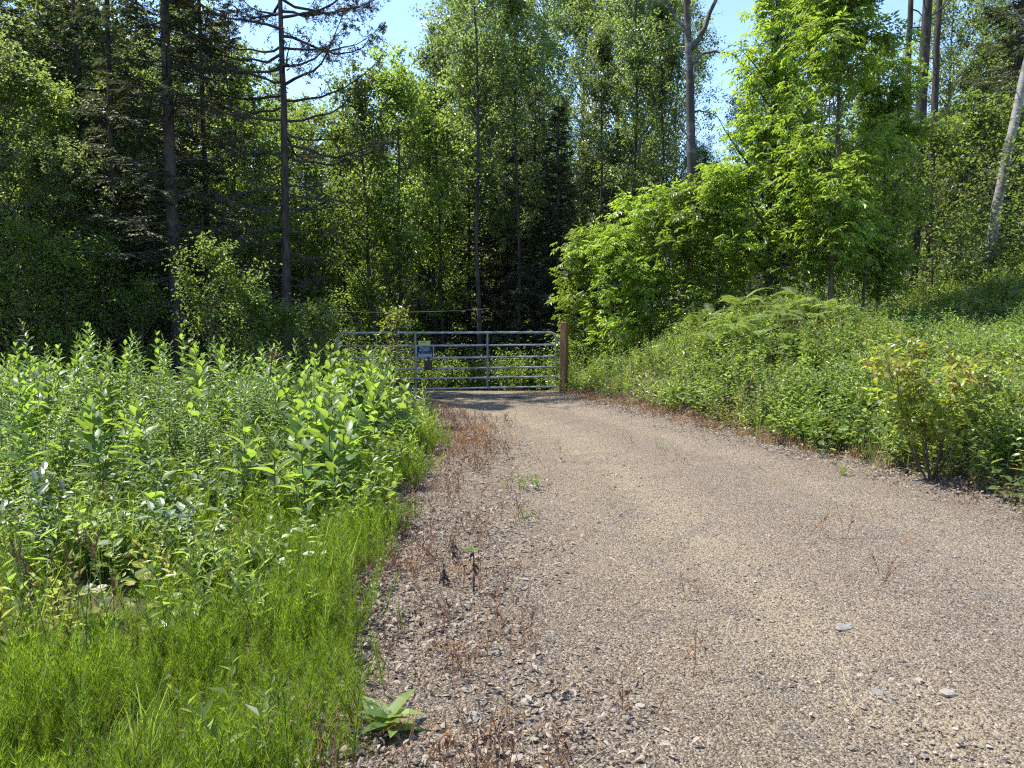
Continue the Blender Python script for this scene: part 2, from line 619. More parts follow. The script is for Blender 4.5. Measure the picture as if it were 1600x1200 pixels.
tag(drive, 'pinkish grey gravel driveway leading up to the gate', 'driveway', kind='structure')


# ------------------------------------------------------------------ scattering of uncountable ground cover
def source(name, geo, mats):
    return bpy.data.objects.new(name, geo.mesh(name, mats))       # not linked: only feeds the scatter


def scatter(name, label, cat, srcs, P, rz, s, tilt=.12, r=None):
    r = r or rng
    n = len(P)
    me = bpy.data.meshes.new(name)
    me.vertices.add(n)
    me.vertices.foreach_set('co', np.asarray(P, np.float32).ravel())
    rot = np.stack([r.normal(0, tilt, n), r.normal(0, tilt, n), rz], -1)
    me.attributes.new('rot', 'FLOAT_VECTOR', 'POINT').data.foreach_set('vector', rot.astype(np.float32).ravel())
    me.attributes.new('scl', 'FLOAT', 'POINT').data.foreach_set('value', np.asarray(s, np.float32))
    me.attributes.new('idx', 'INT', 'POINT').data.foreach_set('value', r.integers(0, len(srcs), n).astype(np.int32))
    o = link(name, me)
    ng = bpy.data.node_groups.new(name + '_scatter', 'GeometryNodeTree')
    ng.interface.new_socket('Geometry', in_out='INPUT', socket_type='NodeSocketGeometry')
    ng.interface.new_socket('Geometry', in_out='OUTPUT', socket_type='NodeSocketGeometry')
    N, Lk = ng.nodes, ng.links
    gi, go = N.new('NodeGroupInput'), N.new('NodeGroupOutput')
    jn = N.new('GeometryNodeJoinGeometry')
    for so in srcs:
        ti = N.new('GeometryNodeGeometryToInstance')
        for ob in (so if isinstance(so, tuple) else (so,)):
            oi = N.new('GeometryNodeObjectInfo')
            oi.inputs['Object'].default_value = ob
            Lk.new(oi.outputs['Geometry'], ti.inputs[0])
        Lk.new(ti.outputs[0], jn.inputs[0])
    ip = N.new('GeometryNodeInstanceOnPoints')
    ip.inputs['Pick Instance'].default_value = True
    for nm, dt, sk in (('rot', 'FLOAT_VECTOR', 'Rotation'), ('scl', 'FLOAT', 'Scale'), ('idx', 'INT', 'Instance Index')):
        na = N.new('GeometryNodeInputNamedAttribute')
        na.data_type = dt
        na.inputs['Name'].default_value = nm
        src_sock = [q for q in na.outputs if q.enabled and q.name == 'Attribute'][0]
        Lk.new(src_sock, ip.inputs[sk])
    Lk.new(gi.outputs[0], ip.inputs['Points'])
    Lk.new(jn.outputs[0], ip.inputs['Instance'])
    Lk.new(ip.outputs[0], go.inputs[0])
    md = o.modifiers.new('scatter', 'NODES')
    md.node_group = ng
    tag(o, label, cat, kind='stuff')
    return o


def pts(n, x0, x1, y0, y1, keep, r=rng):
    """up to n points in the box, thinned by keep(x, y) -> probability, on the ground"""
    x = r.uniform(x0, x1, n)
    y = r.uniform(y0, y1, n)
    k = r.random(n) < keep(x, y)
    k &= (np.abs(x) < .80 * y + 1.2)
    x, y = x[k], y[k]
    return np.stack([x, y, ground_z(x, y)], -1)


# --- plant shapes -------------------------------------------------
def herb(r, stems=1, h=.4, spread=.08, nleaf=14, L=.08, W=.02, el=.6, start=.15, lean=.12, ms=0, ml=1, kind8=False, topfull=True, g=None, stem_r=.0025, branch=0):
    g = g or Geo()
    for _ in range(stems):
        hh = h * r.uniform(.75, 1.2)
        b = np.append(r.normal(0, spread, 2), 0)
        ld = np.append(r.normal(0, lean, 2), 0)
        s = np.linspace(0, 1, 5)[:, None]
        path = b + s * [0, 0, hh] + ld * hh * s ** 1.6
        g.add(*tube(path, np.linspace(stem_r, stem_r * .5, 5), 4), ms, .5)
        n = max(3, int(nleaf * r.uniform(.85, 1.15)))
        t = np.linspace(start, 1, n) ** (.85 if topfull else 1)
        p = b + t[:, None] * [0, 0, hh] + ld * hh * t[:, None] ** 1.6
        az = np.arange(n) * 2.4 + r.uniform(0, 6)
        e = el + .5 * (t - .5) + r.normal(0, .2, n)
        D = np.stack([np.cos(az) * np.cos(e), np.sin(az) * np.cos(e), np.sin(e)], -1)
        ll = L * r.uniform(.7, 1.15, n) * (1 - .45 * np.maximum(0, t - .7) / .3)
        var = r.random(n)
        if kind8:
            v, f = leaf8(p, D, np.array([0, 0, 1.]) + r.normal(0, .25, (n, 3)), ll, W * ll / L, .35, .25)
            g.add(v, f, ml, rep(var, 8))
        else:
            v, f = leaf2(p, D, np.array([0, 0, 1.]) + r.normal(0, .25, (n, 3)), ll, W * ll / L)
            g.add(v, f, ml, rep(var, 4))
    return g


def grass_clump(r, n=26, h=.4, wd=.006, spread=.07, arch=.45, g=None, mat=0):
    g = g or Geo()
    b = np.concatenate([r.normal(0, spread, (n, 2)), np.zeros((n, 1))], 1)
    az = r.uniform(0, 6.28, n)
    hh = h * r.uniform(.5, 1.15, n)
    out = np.stack([np.cos(az), np.sin(az), 0 * az], -1) * (hh * r.uniform(.1, arch, n))[:, None]
    side = np.stack([-np.sin(az), np.cos(az), 0 * az], -1) * wd / 2
    V = []
    for s, k in ((0, 1.), (.5, .9), (.85, .5), (1, 0.05)):
        c = b + out * s ** 2 + np.array([0, 0, 1.]) * (hh * (s - .12 * s ** 3))[:, None]
        V += [c - side * k, c + side * k]
    V = np.stack(V, 1)
    k = np.arange(n)[:, None] * 8
    F = np.concatenate([k + [0, 1, 3, 2], k + [2, 3, 5, 4], k + [4, 5, 7, 6]])
    g.add(V, F, mat, rep(r.random(n), 8))
    return g


def horsetail_clump(r, n=9, h=.34, spread=.10):
    g = Geo()
    for _ in range(n):
        hh = h * r.uniform(.4, 1.2)
        b = np.append(r.normal(0, spread, 2), 0)
        ld = np.append(r.normal(0, .16, 2), 0) * hh
        g.add(*tube(b + np.linspace(0, 1, 3)[:, None] * ([0, 0, hh] + ld), [.0022, .0018, .001], 3), 0, .3)
        nw = 11
        t = np.repeat(np.linspace(.18, .97, nw), 8)
        k = len(t)
        az = r.uniform(0, 6.28, k)
        e = r.normal(.85, .22, k)
        D = np.stack([np.cos(az) * np.cos(e), np.sin(az) * np.cos(e), np.sin(e)], -1)
        L = hh * .30 * (1.05 - .70 * t) * r.uniform(.7, 1.2, k)
        p = b + t[:, None] * ([0, 0, hh] + ld)
        D2, S, _ = frame(D, np.array([0, 0, 1.]) + r.normal(0, .5, (k, 3)))
        wv = .0028
        V = np.stack([p - S * wv / 2, p + S * wv / 2, p + D2 * L[:, None] + np.array([0, 0, 1.]) * (L * .25)[:, None]], 1)
        g.add(V, np.arange(k * 3).reshape(-1, 3), 0, rep(r.random(k), 3))
    return g


def fern_frond(r, L=.75, W=.34, var0=.5):
    """one frond along +x, arching; pinnae on both sides with toothed pinnules"""
    g = Geo()
    n = 20
    s = np.linspace(.12, .98, n)
    path = lambda q: np.stack([q * L * (1 - .12 * q), 0 * q, L * (.55 * q - .62 * q * q)], -1)
    g.add(*tube(path(np.linspace(0, 1, 8)), np.linspace(.004, .001, 8), 4), 0, .4)
    for sd in (-1, 1):
        c = path(s)
        T = norm(path(s + .02) - path(s - .02))
        pl = W * .5 * np.sin(np.pi * np.clip(s * .9 + .12, 0, 1)) ** .8 * (1.1 - .75 * s)+.012
        D = norm(T * .35 + np.array([0, sd, -.18]) + r.normal(0, .06, (n, 3)))
        m = 6
        for k in range(m):
            q = (k + .5) / m
            pp = c + D * (pl * q)[:, None]
            for s2 in (-1, 1):
                DD = norm(D * .5 + T * s2 * .8 + np.array([0, 0, -.1]))
                v, f = leaf2(pp, DD, np.tile([0, 0, 1.], (n, 1)), pl * .30 * (1.15 - q), pl * .17 * (1.2 - q) + .004, .1)
                g.add(v, f, 0, np.clip(rep(var0 + r.normal(0, .2, n), 4), 0, 1))
    return g


def pebble_cluster(r, n=14, spread=.07, size=.006):
    phi = (1 + 5 ** .5) / 2
    iv = norm(np.array([[-1, phi, 0], [1, phi, 0], [-1, -phi, 0], [1, -phi, 0], [0, -1, phi], [0, 1, phi], [0, -1, -phi], [0, 1, -phi], [phi, 0, -1], [phi, 0, 1], [-phi, 0, -1], [-phi, 0, 1]]))
    fc = np.array([[0, 11, 5], [0, 5, 1], [0, 1, 7], [0, 7, 10], [0, 10, 11], [1, 5, 9], [5, 11, 4], [11, 10, 2], [10, 7, 6], [7, 1, 8], [3, 9, 4], [3, 4, 2], [3, 2, 6], [3, 6, 8], [3, 8, 9], [4, 9, 5], [2, 4, 11], [6, 2, 10], [8, 6, 7], [9, 8, 1]])
    g = Geo()
    for _ in range(n):
        s = size * math.exp(r.normal(0, .38))
        v = iv * (1 + r.normal(0, .18, (12, 1))) * s * np.array([r.uniform(.8, 1.4), r.uniform(.7, 1.1), r.uniform(.4, .7)])
        a = r.uniform(0, 6.28)
        v = v @ np.array([[math.cos(a), math.sin(a), 0], [-math.sin(a), math.cos(a), 0], [0, 0, 1]])
        g.add(v + np.append(r.normal(0, spread, 2), s * .25), fc, 0, r.random() ** 1.4)
    return g


def litter_cluster(r, n=9, spread=.12, L=.05, mat=0):
    g = Geo()
    p = np.concatenate([r.normal(0, spread, (n, 2)), r.uniform(.004, .016, (n, 1))], 1)
    D = unit(r, n) * [1, 1, .2]
    v, f = leaf8(p, D, np.array([0, 0, 1.]) + r.normal(0, .3, (n, 3)), L * r.uniform(.6, 1.3, n), L * .6 * r.uniform(.6, 1.1, n), r.uniform(-.6, .8), .35)
    g.add(v, f, mat, rep(r.random(n) ** .9, 8))
    return g


def bush_clump(r, h=1.2, n_st=7, L=.08, W=.05, nl=34):
    g = Geo()
    for _ in range(n_st):
        hh = h * r.uniform(.6, 1.15)
        az = r.uniform(0, 6.28)
        o2 = np.array([math.cos(az), math.sin(az), 0]) * hh * r.uniform(.15, .55)
        s = np.linspace(0, 1, 5)[:, None]
        g.add(*tube(s * [0, 0, hh] + o2 * s ** 1.3, np.linspace(.008, .003, 5), 4), 0, .4)
        t = r.uniform(.2, 1.03, nl)
        p = t[:, None] * [0, 0, hh] + o2 * t[:, None] ** 1.3 + r.normal(0, .10, (nl, 3)) * h
        v, f = leaf2(p, unit(r, nl) * [1, 1, .5] + [0, 0, .1], np.array([0, 0, 1.]) + r.normal(0, .4, (nl, 3)), L * r.uniform(.7, 1.3, nl), W * r.uniform(.7, 1.3, nl))
        g.add(v, f, 1, rep(r.random(nl), 4))
    return g


# ------------------------------------------------------------------ trees
def trunk_path(r, H, lean=(0, 0), wander=.012, n=16, curve=(0, 0)):
    z = np.linspace(0, 1, n)
    wx = np.cumsum(r.normal(0, wander, n)) * H / n * 3
    wy = np.cumsum(r.normal(0, wander, n)) * H / n * 3
    wx -= wx[0]
    wy -= wy[0]
    return np.stack([wx + lean[0] * z * H + curve[0] * z * z * H, wy + lean[1] * z * H + curve[1] * z * z * H, z * H - .25 * (1 - z)], -1)


def on_path(path, t):
    k = np.clip(t, 0, 1) * (len(path) - 1)
    i = np.minimum(k.astype(int), len(path) - 2)
    f = (k - i)[:, None]
    return path[i] * (1 - f) + path[i + 1] * f


def trunk_r(n, tr, tip=.012, pw=.85):
    z = np.linspace(0, 1, n)
    rr = tr * (1 - z) ** pw + tip
    rr[0] *= 1.35
    return rr


def deciduous(seed, H, cb, Rc, nb, ns, nl, ls, tr, up=.6, lean=(0, 0), droop=.3, prof='oval', compound=False, clump=.10, lw=.75, wander=.012, curv=.18):
    """-> (trunk geo, crown geo); trunk has limbs and twigs, crown the leaves"""
    r = np.random.default_rng(seed)
    path = trunk_path(r, H, lean, wander)
    G1, G2 = Geo(), Geo()
    G1.add(*tube(path, trunk_r(16, tr), 10), 0, .5, True)
    t = np.sort(r.uniform(cb, .985, nb))
    x = (t - cb) / (1 - cb)
    p0 = on_path(path, t)
    az = np.arange(nb) * 2.4 + r.normal(0, .35, nb)
    pr = np.sin(np.pi * (.14 + .80 * x)) ** .7 if prof == 'oval' else (1.02 - x) ** .75
    L = Rc * pr * r.uniform(.6, 1.2, nb)
    e = up + .55 * x + r.normal(0, .15, nb)
    d = np.stack([np.cos(az) * np.cos(e), np.sin(az) * np.cos(e), np.sin(e)], -1)
    s = np.linspace(0, 1, 6)[None, :, None]
    bend = r.normal(0, .10, (nb, 1, 3))
    BP = p0[:, None] + d[:, None] * s * L[:, None, None] + (np.array([0, 0, curv]) + bend) * (s ** 2) * L[:, None, None]
    r0 = np.minimum(tr * .5, tr * (1 - t) * .55 + .006)
    G1.add(*tubes(BP, r0[:, None] * (1 - .85 * np.linspace(0, 1, 6))[None], 5), 0, .5, True)
    # twigs
    nS = nb * ns
    bi = np.repeat(np.arange(nb), ns)
    sv = r.uniform(.15, 1, nS) ** .75
    k = sv * 5
    i0 = np.minimum(k.astype(int), 4)
    f = (k - i0)[:, None]
    q0 = BP[bi, i0] * (1 - f) + BP[bi, i0 + 1] * f
    d2 = norm(d[bi] * .55 + unit(r, nS) * .75 + [0, 0, .12])
    L2 = (L[bi] * r.uniform(.16, .40, nS) * (1.2 - .55 * sv) + .12)
    s3 = np.linspace(0, 1, 3)[None, :, None]
    TP = q0[:, None] + d2[:, None] * s3 * L2[:, None, None]
    G1.add(*tubes(TP, np.tile([.007, .005, .002], (nS, 1)) * (ls / .09) ** .5, 3), 0, .5)
    # leaves
    nL = nS * nl
    ti = np.repeat(np.arange(nS), nl)
    s4 = r.uniform(.1 if compound or H < 5 else .5, 1.05, nL)
    P = q0[ti] + d2[ti] * (L2[ti] * s4)[:, None] + r.normal(0, clump, (nL, 3))
    D = norm(d2[ti] * .45 + unit(r, nL) * .7 + [0, 0, -droop])
    Nn = unit(r, nL) * .55 + [0, 0, 1]
    ll = ls * r.uniform(.65, 1.25, nL)
    tv = r.random(nS)[ti] * .5 + r.random(nL) * .5
    if not compound:
        v, f = leaf2(P, D, Nn, ll, ll * lw)
        G2.add(v, f, 0, rep(tv, 4))
    else:
        Dx, S, Nx = frame(D * [1, 1, .5], Nn)
        for sj, sg in ((.35, 1), (.38, -1), (.65, 1), (.68, -1), (.92, 1), (.95, -1), (1.0, 0)):
            pp = P + Dx * (ll * 2.0 * sj)[:, None] - np.array([0, 0, 1.]) * (ll * .45 * sj * sj)[:, None]
            dd = norm(Dx * (.55 if sg else 1) + S * sg * .8 + np.array([0, 0, -.38]) + r.normal(0, .12, (nL, 3)))
            v, f = leaf2(pp, dd, Nx, ll, ll * .40, .3)
            G2.add(v, f, 0, rep(tv, 4))
    return G1, G2


def spruce(seed, H, cb, Rc, tr, whorl=.34, per=5, dens=1.0, needle=.085, droop=.18, sparse=0., dead_from=0.):
    r = np.random.default_rng(seed)
    path = trunk_path(r, H, wander=.004)
    G1, G2 = Geo(), Geo()
    G1.add(*tube(path, trunk_r(16, tr), 9), 0, .5, True)
    z0 = max(.4, cb * H)
    zs = np.arange(z0, H - .15, whorl)
    t = np.repeat(zs / H, per)
    nb = len(t)
    t = np.clip(t + r.normal(0, .08 / H * whorl * 3, nb), 0, .99)
    keep = r.random(nb) > sparse
    t = t[keep]
    nb = len(t)
    x = np.clip((t - cb) / (1 - cb), 0, 1)
    az = r.uniform(0, 6.28, nb)
    L = (Rc * (1 - x) ** .8 * r.uniform(.55, 1.12, nb) + .10)
    e = -droop + .75 * x ** 1.5 + r.normal(0, .09, nb)
    d = np.stack([np.cos(az) * np.cos(e), np.sin(az) * np.cos(e), np.sin(e)], -1)
    s = np.linspace(0, 1, 6)[None, :, None]
    p0 = on_path(path, t)
    BP = p0[:, None] + d[:, None] * s * L[:, None, None] + np.array([0, 0, 1.]) * (.22 * s ** 2.5 - .10 * s) * L[:, None, None]
    G1.add(*tubes(BP, (np.minimum(.028, .012 * L + .005))[:, None] * np.array([1, .85, .7, .5, .35, .15])[None], 4), 0, .5)
    live = t * H > dead_from
    # twigs
    TI, SV, SG = [], [], []
    for b in range(nb):
        k = int(max(4, L[b] / .085 * dens) * (1 if live[b] else .35))
        TI += [b] * k
        SV.append(r.uniform(.12, 1, k))
        SG.append(np.where(np.arange(k) % 2, 1, -1))
    TI = np.array(TI)
    SV = np.concatenate(SV)
    SG = np.concatenate(SG)
    k = SV * 5
    i0 = np.minimum(k.astype(int), 4)
    f = (k - i0)[:, None]
    q0 = BP[TI, i0] * (1 - f) + BP[TI, i0 + 1] * f
    side = norm(np.cross(d[TI], [0, 0, 1.])) * SG[:, None]
    d2 = norm(d[TI] * .75 + side * .8 + np.array([0, 0, -.28]) + r.normal(0, .15, (len(TI), 3)))
    L2 = np.minimum(.5, .38 * L[TI] * (1.05 - SV) + .10) * r.uniform(.6, 1.2, len(TI))
    s3 = np.linspace(0, 1, 2)[None, :, None]
    G1.add(*tubes(q0[:, None] + d2[:, None] * s3 * L2[:, None, None], np.tile([.004, .002], (len(TI), 1)), 3), 0, .5)
    lv = np.nonzero(live[TI])[0]
    m = 8
    ti = np.repeat(lv, m)
    n = len(ti)
    s4 = np.tile(np.linspace(.05, 1, m), len(lv))
    P = q0[ti] + d2[ti] * (L2[ti] * s4)[:, None]
    sg = np.tile(np.where(np.arange(m) % 2, 1, -1), len(lv))[:, None]
    sd = norm(np.cross(d2[ti], [0, 0, 1.]))
    D = norm(d2[ti] * .8 + sd * sg * .6 + np.array([0, 0, -.12]) + r.normal(0, .22, (n, 3)))
    v, f = leaf2(P, D, np.array([0, 0, 1.]) + r.normal(0, .3, (n, 3)), needle * r.uniform(.7, 1.25, n), needle * .40, .1)
    G2.add(v, f, 0, rep(r.random(len(TI))[ti] * .6 + r.random(n) * .4, 4))
    return G1, G2


PROTO = {}


def proto(key, gg, bark, leaf):
    PROTO[key] = (gg[0].mesh(key + '_trunk', [M[bark]]), gg[1].mesh(key + '_crown', [M[leaf]]))


proto('aspen_a', deciduous(1, 18.5, .30, 3.5, 54, 10, 38, .115, .17, .55, curv=.3, clump=.15), 'bark_aspen', 'aspen')
proto('aspen_b', deciduous(2, 18.0, .36, 3.2, 48, 10, 38, .115, .15, .6, curv=.3, clump=.15), 'bark_aspen', 'aspen')
proto('aspen_c', deciduous(3, 17.0, .26, 3.3, 50, 10, 36, .115, .14, .5, (.02, 0), curv=.3, clump=.15), 'bark_aspen', 'aspen')
proto('maple_a', deciduous(4, 9.5, .14, 2.4, 44, 9, 24, .12, .075, .5, clump=.12), 'bark_grey', 'maple')
proto('maple_b', deciduous(5, 10.5, .20, 2.2, 42, 9, 24, .12, .08, .55, (-.05, 0), clump=.12), 'bark_grey', 'maple')
proto('shade_a', deciduous(6, 10.0, .05, 2.9, 64, 12, 20, .13, .09, .3), 'bark_grey', 'shade')
proto('shade_b', deciduous(7, 13.0, .12, 3.1, 64, 13, 20, .13, .11, .35), 'bark_grey', 'shade')
proto('ash_big', deciduous(8, 9.6, .10, 1.7, 50, 9, 6, .115, .075, .62, (.0, 0), .25, 'cone', True, .06), 'bark_grey', 'ash')
proto('ash_thin', deciduous(9, 7.3, .16, 1.45, 44, 9, 6, .125, .04, .55, (.01, 0), .25, 'oval', True, .06), 'bark_twig', 'ash')
proto('ash_low', deciduous(10, 3.6, .06, 1.15, 26, 7, 5, .12, .022, .6, (0, 0), .25, 'oval', True, .05), 'bark_twig', 'ash')
proto('ash_low2', deciduous(12, 3.2, .05, 1.25, 26, 7, 5, .12, .02, .5, (.05, 0), .25, 'oval', True, .05), 'bark_twig', 'ash')
proto('under_a', deciduous(13, 4.2, .05, 1.5, 34, 9, 12, .095, .03, .45), 'bark_twig', 'maple')
proto('under_b', deciduous(14, 3.4, .04, 1.4, 30, 9, 12, .095, .025, .5), 'bark_twig', 'maple')
proto('pole', deciduous(15, 15, .44, 1.9, 34, 12, 20, .115, .085, .6, (.015, 0), curv=.25), 'bark_grey', 'aspen')
proto('pole_dark', deciduous(16, 13, .40, 1.8, 34, 12, 20, .115, .075, .6, (-.02, 0), curv=.25), 'bark', 'aspen')
proto('spruce_a', spruce(20, 15.5, .03, 2.7, .16, per=7, needle=.13), 'bark', 'needle')
proto('spruce_b', spruce(21, 14.0, .06, 2.4, .14, per=6, sparse=.08, needle=.13), 'bark', 'needle')
proto('spruce_c', spruce(22, 10.5, .02, 2.0, .10, whorl=.28, per=7, needle=.12), 'bark', 'needle')
proto('spruce_old', spruce(23, 19.0, .14, 2.6, .165, whorl=.38, per=6, sparse=.15, dead_from=4.5, needle=.12), 'bark_grey', 'needle')
proto('spruce_thin', spruce(24, 15.0, .10, 1.5, .075, whorl=.36, per=5, sparse=.1, dead_from=2.5, needle=.12), 'bark', 'needle')


def tree(name, key, u, Y, label, cat='tree', s=1.0, rz=None, group=None, dz=0.0, x=None, sz=None):
    xx = X(u, Y) if x is None else x
    e = link(name, None, loc=(xx, Y, gz(xx, Y) + dz), rot=(0, 0, random.uniform(0, 6.28) if rz is None else rz), scale=(s, s, s if sz is None else sz))
    e.empty_display_size = .3
    tr_, cr_ = PROTO[key]
    link('trunk', tr_, e)
    link('crown', cr_, e)
    return tag(e, label, cat, group)


# the named trees, left to right
tree('spruce_tree', 'spruce_a', -70, 15.5, 'dense dark spruce cut by the left edge of the photo', s=.8)
tree('spruce_tree', 'spruce_b', 60, 24, 'dark spruce behind the shaded leafy tree at far left', s=1.05)
tree('shade_tree', 'shade_a', 15, 17.5, 'shaded broadleaf tree with foliage down to the ground, leftmost of its kind', s=.72)
tree('shade_tree', 'shade_a', 130, 22.5, 'shaded broadleaf tree between the far left spruces and the slim dark trunk', s=1.1)
tree('spruce_tree', 'spruce_thin', 190, 17.5, 'slim dark spruce trunk with bare lower limbs, left of the thick grey trunk', s=1.0)
tree('spruce_tree', 'spruce_old', 280, 17.0, 'tall old spruce with the thickest straight grey trunk at left', s=1.0, sz=.74)
tree('spruce_tree', 'spruce_thin', 331, 19.0, 'very thin spruce just right of the thick grey spruce trunk', s=1.0)
tree('spruce_tree', 'spruce_b', 235, 26, 'dark spruce filling the gap left of the thick grey trunk', s=1.1)
tree('spruce_tree', 'spruce_b', 372, 27, 'spruce between the thin spruce and the dying spruce', s=.95)
tree('maple_sapling', 'maple_a', 540, 26, 'bright green maple sapling directly right of the dying spruce', s=.95)
tree('maple_sapling', 'maple_b', 590, 23, 'pale stemmed maple sapling leaning left above the left end of the gate', s=.92, rz=0.2)
tree('maple_sapling', 'maple_a', 628, 24, 'sunlit maple with a dark upright trunk above the gate sign', s=1.04)
tree('maple_sapling', 'maple_b', 685, 27, 'sunlit maple left of the tallest central aspen', s=1.0)
tree('aspen_tree', 'aspen_a', 772, 34, 'tallest aspen with pale trunk rising in the centre of the photo', s=1.04)
tree('aspen_tree', 'aspen_b', 722, 37, 'aspen standing left of the tallest central aspen', s=1.0)
tree('aspen_tree', 'aspen_c', 850, 38, 'aspen behind the dark central spruces', s=1.12)
tree('aspen_tree', 'aspen_b', 962, 33, 'aspen with a dark bare lower trunk right of the pointed spruce', s=.99)
tree('aspen_tree', 'aspen_c', 1005, 35, 'leaning aspen beside the aspen with the bare lower trunk', s=1.06, rz=0)
tree('aspen_tree', 'aspen_a', 905, 40, 'far aspen above the pointed spruce tip', s=1.02)
tree('aspen_tree', 'aspen_b', 1050, 40, 'far aspen just left of the dead birch', s=.93)
tree('spruce_tree', 'spruce_c', 790, 27, 'dark spruce below the tallest central aspen', s=.95)
tree('spruce_tree', 'spruce_c', 835, 25.5, 'dark spruce behind the right half of the gate', s=1.0)
tree('spruce_tree', 'spruce_c', 872, 24.5, 'dark spruce directly behind the wooden gate post', s=.9)
tree('spruce_tree', 'spruce_c', 912, 29, 'spruce with a sharp pointed tip right of the gate post', s=.93)
tree('spruce_tree', 'spruce_c', 735, 28, 'dark spruce above the middle of the gate', s=.85)
tree('spruce_tree', 'spruce_b', 660, 34, 'shaded spruce behind the sunlit maples', s=.75)
tree('spruce_tree', 'spruce_b', 1010, 28, 'dark spruce behind the low ash saplings', s=.6)
tree('ash_tree', 'ash_big', 1200, 16.6, 'widest bushy ash with a broad bright crown right of the dead birch', s=1.02)
tree('ash_sapling', 'ash_thin', 1296, 14.6, 'slender ash sapling with drooping leaves and a thin visible stem', s=1.0)
tree('ash_sapling', 'ash_low', 915, 18.2, 'low ash sapling overhanging the gate post', s=.95)
tree('ash_sapling', 'ash_low2', 960, 17.0, 'small ash sapling right of the gate post on the bank', s=.92)
tree('ash_sapling', 'ash_low', 1015, 17.3, 'bright ash sapling between the post and the dead birch', s=1.05)
tree('ash_sapling', 'ash_low2', 1065, 16.6, 'leafy ash sapling below the dead birch', s=1.0)
tree('ash_sapling', 'ash_low', 1120, 16.2, 'low ash sapling at the left foot of the widest ash', s=.95)
tree('ash_sapling', 'ash_low', 1125, 19, 'taller ash sapling right behind the dead birch foot', s=1.05)
tree('ash_sapling', 'ash_thin', 1370, 16.4, 'ash sapling added for shade behind the slender one, by the two dark trunks', s=.80)  # added companion ash, thickens the shade falling on the bank
tree('ash_sapling', 'ash_low2', 1240, 15.6, 'low ash sapling at the right foot of the widest ash', s=1.0)
tree('young_maple', 'under_a', 1345, 15.8, 'leafy young maple added to shade the bank between the slender ash and the dark trunks', s=.9)  # added so that its crown shades the upper bank
tree('young_maple', 'under_a', 1450, 18.0, 'young maple right of the two dark trunks', s=.9)
tree('young_maple', 'under_b', 1495, 20.0, 'young maple left of the leaning birch', s=1.2)
tree('young_maple', 'under_a', 1585, 19.5, 'young maple right of the leaning birch', s=1.0)
tree('young_maple', 'under_b', 1630, 16.5, 'young maple cut by the right edge of the photo', s=.95)
tree('spruce_tree', 'spruce_a', 1565, 25, 'big dark spruce at the upper right corner', s=1.05)
tree('spruce_tree', 'spruce_b', 1640, 22, 'dark spruce beyond the right edge behind the leaning birch', s=1.0)
tree('aspen_tree', 'aspen_c', 1470, 31, 'small aspen between the two dark trunks and the big right spruce', s=.80)
tree('aspen_tree', 'aspen_b', 1250, 30, 'aspen trunk rising behind the bushy ash crown', s=1.0)
tree('aspen_tree', 'aspen_c', 1168, 33, 'aspen trunk showing above the left shoulder of the bushy ash', s=.65)
tree('maple_sapling', 'shade_a', 345, 21, 'shaded leafy maple right of the thick grey spruce trunk', s=.42)
tree('young_maple', 'under_a', 335, 14.2, 'sunlit young maple at the foot of the thick grey spruce', s=.66)
tree('young_maple', 'under_b', 392, 14.6, 'small young maple between the two grey trunks at left', s=.62)
tree('young_maple', 'under_a', 560, 23.0, 'low young maple behind the left half of the gate', s=.85)
tree('young_maple', 'under_b', 510, 18.5, 'yellow green young maple left of the gate end', s=.55)

tree('shade_tree', 'shade_b', 60, 23, 'tall shaded broadleaf tree filling the upper left corner', s=.8)
tree('shade_tree', 'shade_b', 160, 25, 'tall shaded broadleaf tree behind the slim dark spruce trunk', s=.85)
tree('shade_tree', 'shade_b', 330, 27, 'shaded broadleaf tree seen between the two grey trunks', s=.95)
tree('shade_tree', 'shade_a', 240, 20, 'low shaded tree left of the thick grey spruce trunk', s=.55)
tree('shade_tree', 'shade_a', 100, 16.5, 'low shaded leafy tree in the dark left corner of the field', s=.5)
tree('young_maple', 'under_a', 40, 14.8, 'leafy young tree at the dark wood edge near the left photo edge', s=.75)
tree('young_maple', 'under_b', 105, 15.4, 'leafy young tree at the wood edge left of the slim dark trunk', s=.8)
tree('young_maple', 'under_a', 165, 16.0, 'young tree at the foot of the slim dark spruce trunk', s=.7)
tree('young_maple', 'under_b', 225, 15.8, 'young tree between the slim dark trunk and the thick grey trunk', s=.6)
tree('young_maple', 'under_b', 440, 14.9, 'young tree at the foot of the dying spruce', s=.5)
tree('young_maple', 'under_b', 492, 14.7, 'leafy bush hiding the left end of the gate', s=.5)
tree('maple_sapling', 'maple_b', 95, 18.5, 'slender half lit maple in the left dark wood', s=.7)
tree('spruce_tree', 'spruce_b', 140, 20.0, 'dark spruce just left of the slim dark trunk', s=.9)
tree('shade_tree', 'shade_a', 225, 21.5, 'shaded leafy tree above the slim dark trunk', s=.85)
tree('maple_sapling', 'maple_b', 365, 23.0, 'half lit maple between the thin spruce and the dying spruce', s=.95)
tree('spruce_tree', 'spruce_a', 10, 20.5, 'dark spruce in the upper left corner behind the shaded broadleaf trees', s=.85)
tree('maple_sapling', 'maple_a', 410, 29.0, 'sunlit maple behind the dying spruce', s=1.0)
tree('maple_sapling', 'maple_b', 500, 31.0, 'sunlit maple just right of the dying spruce trunk', s=1.0)
tree('spruce_tree', 'spruce_a', 440, 32, 'spruce beyond the dying spruce and the leafy shade tree', s=.85)
tree('spruce_tree', 'spruce_a', 300, 31, 'tall spruce far behind the thick grey trunk', s=1.1)
tree('spruce_tree', 'spruce_c', 655, 28, 'dark low spruce right of the sunlit maple trunks', s=.75)
tree('shade_tree', 'shade_a', 1100, 27, 'shaded tree low behind the dead birch', s=.62)
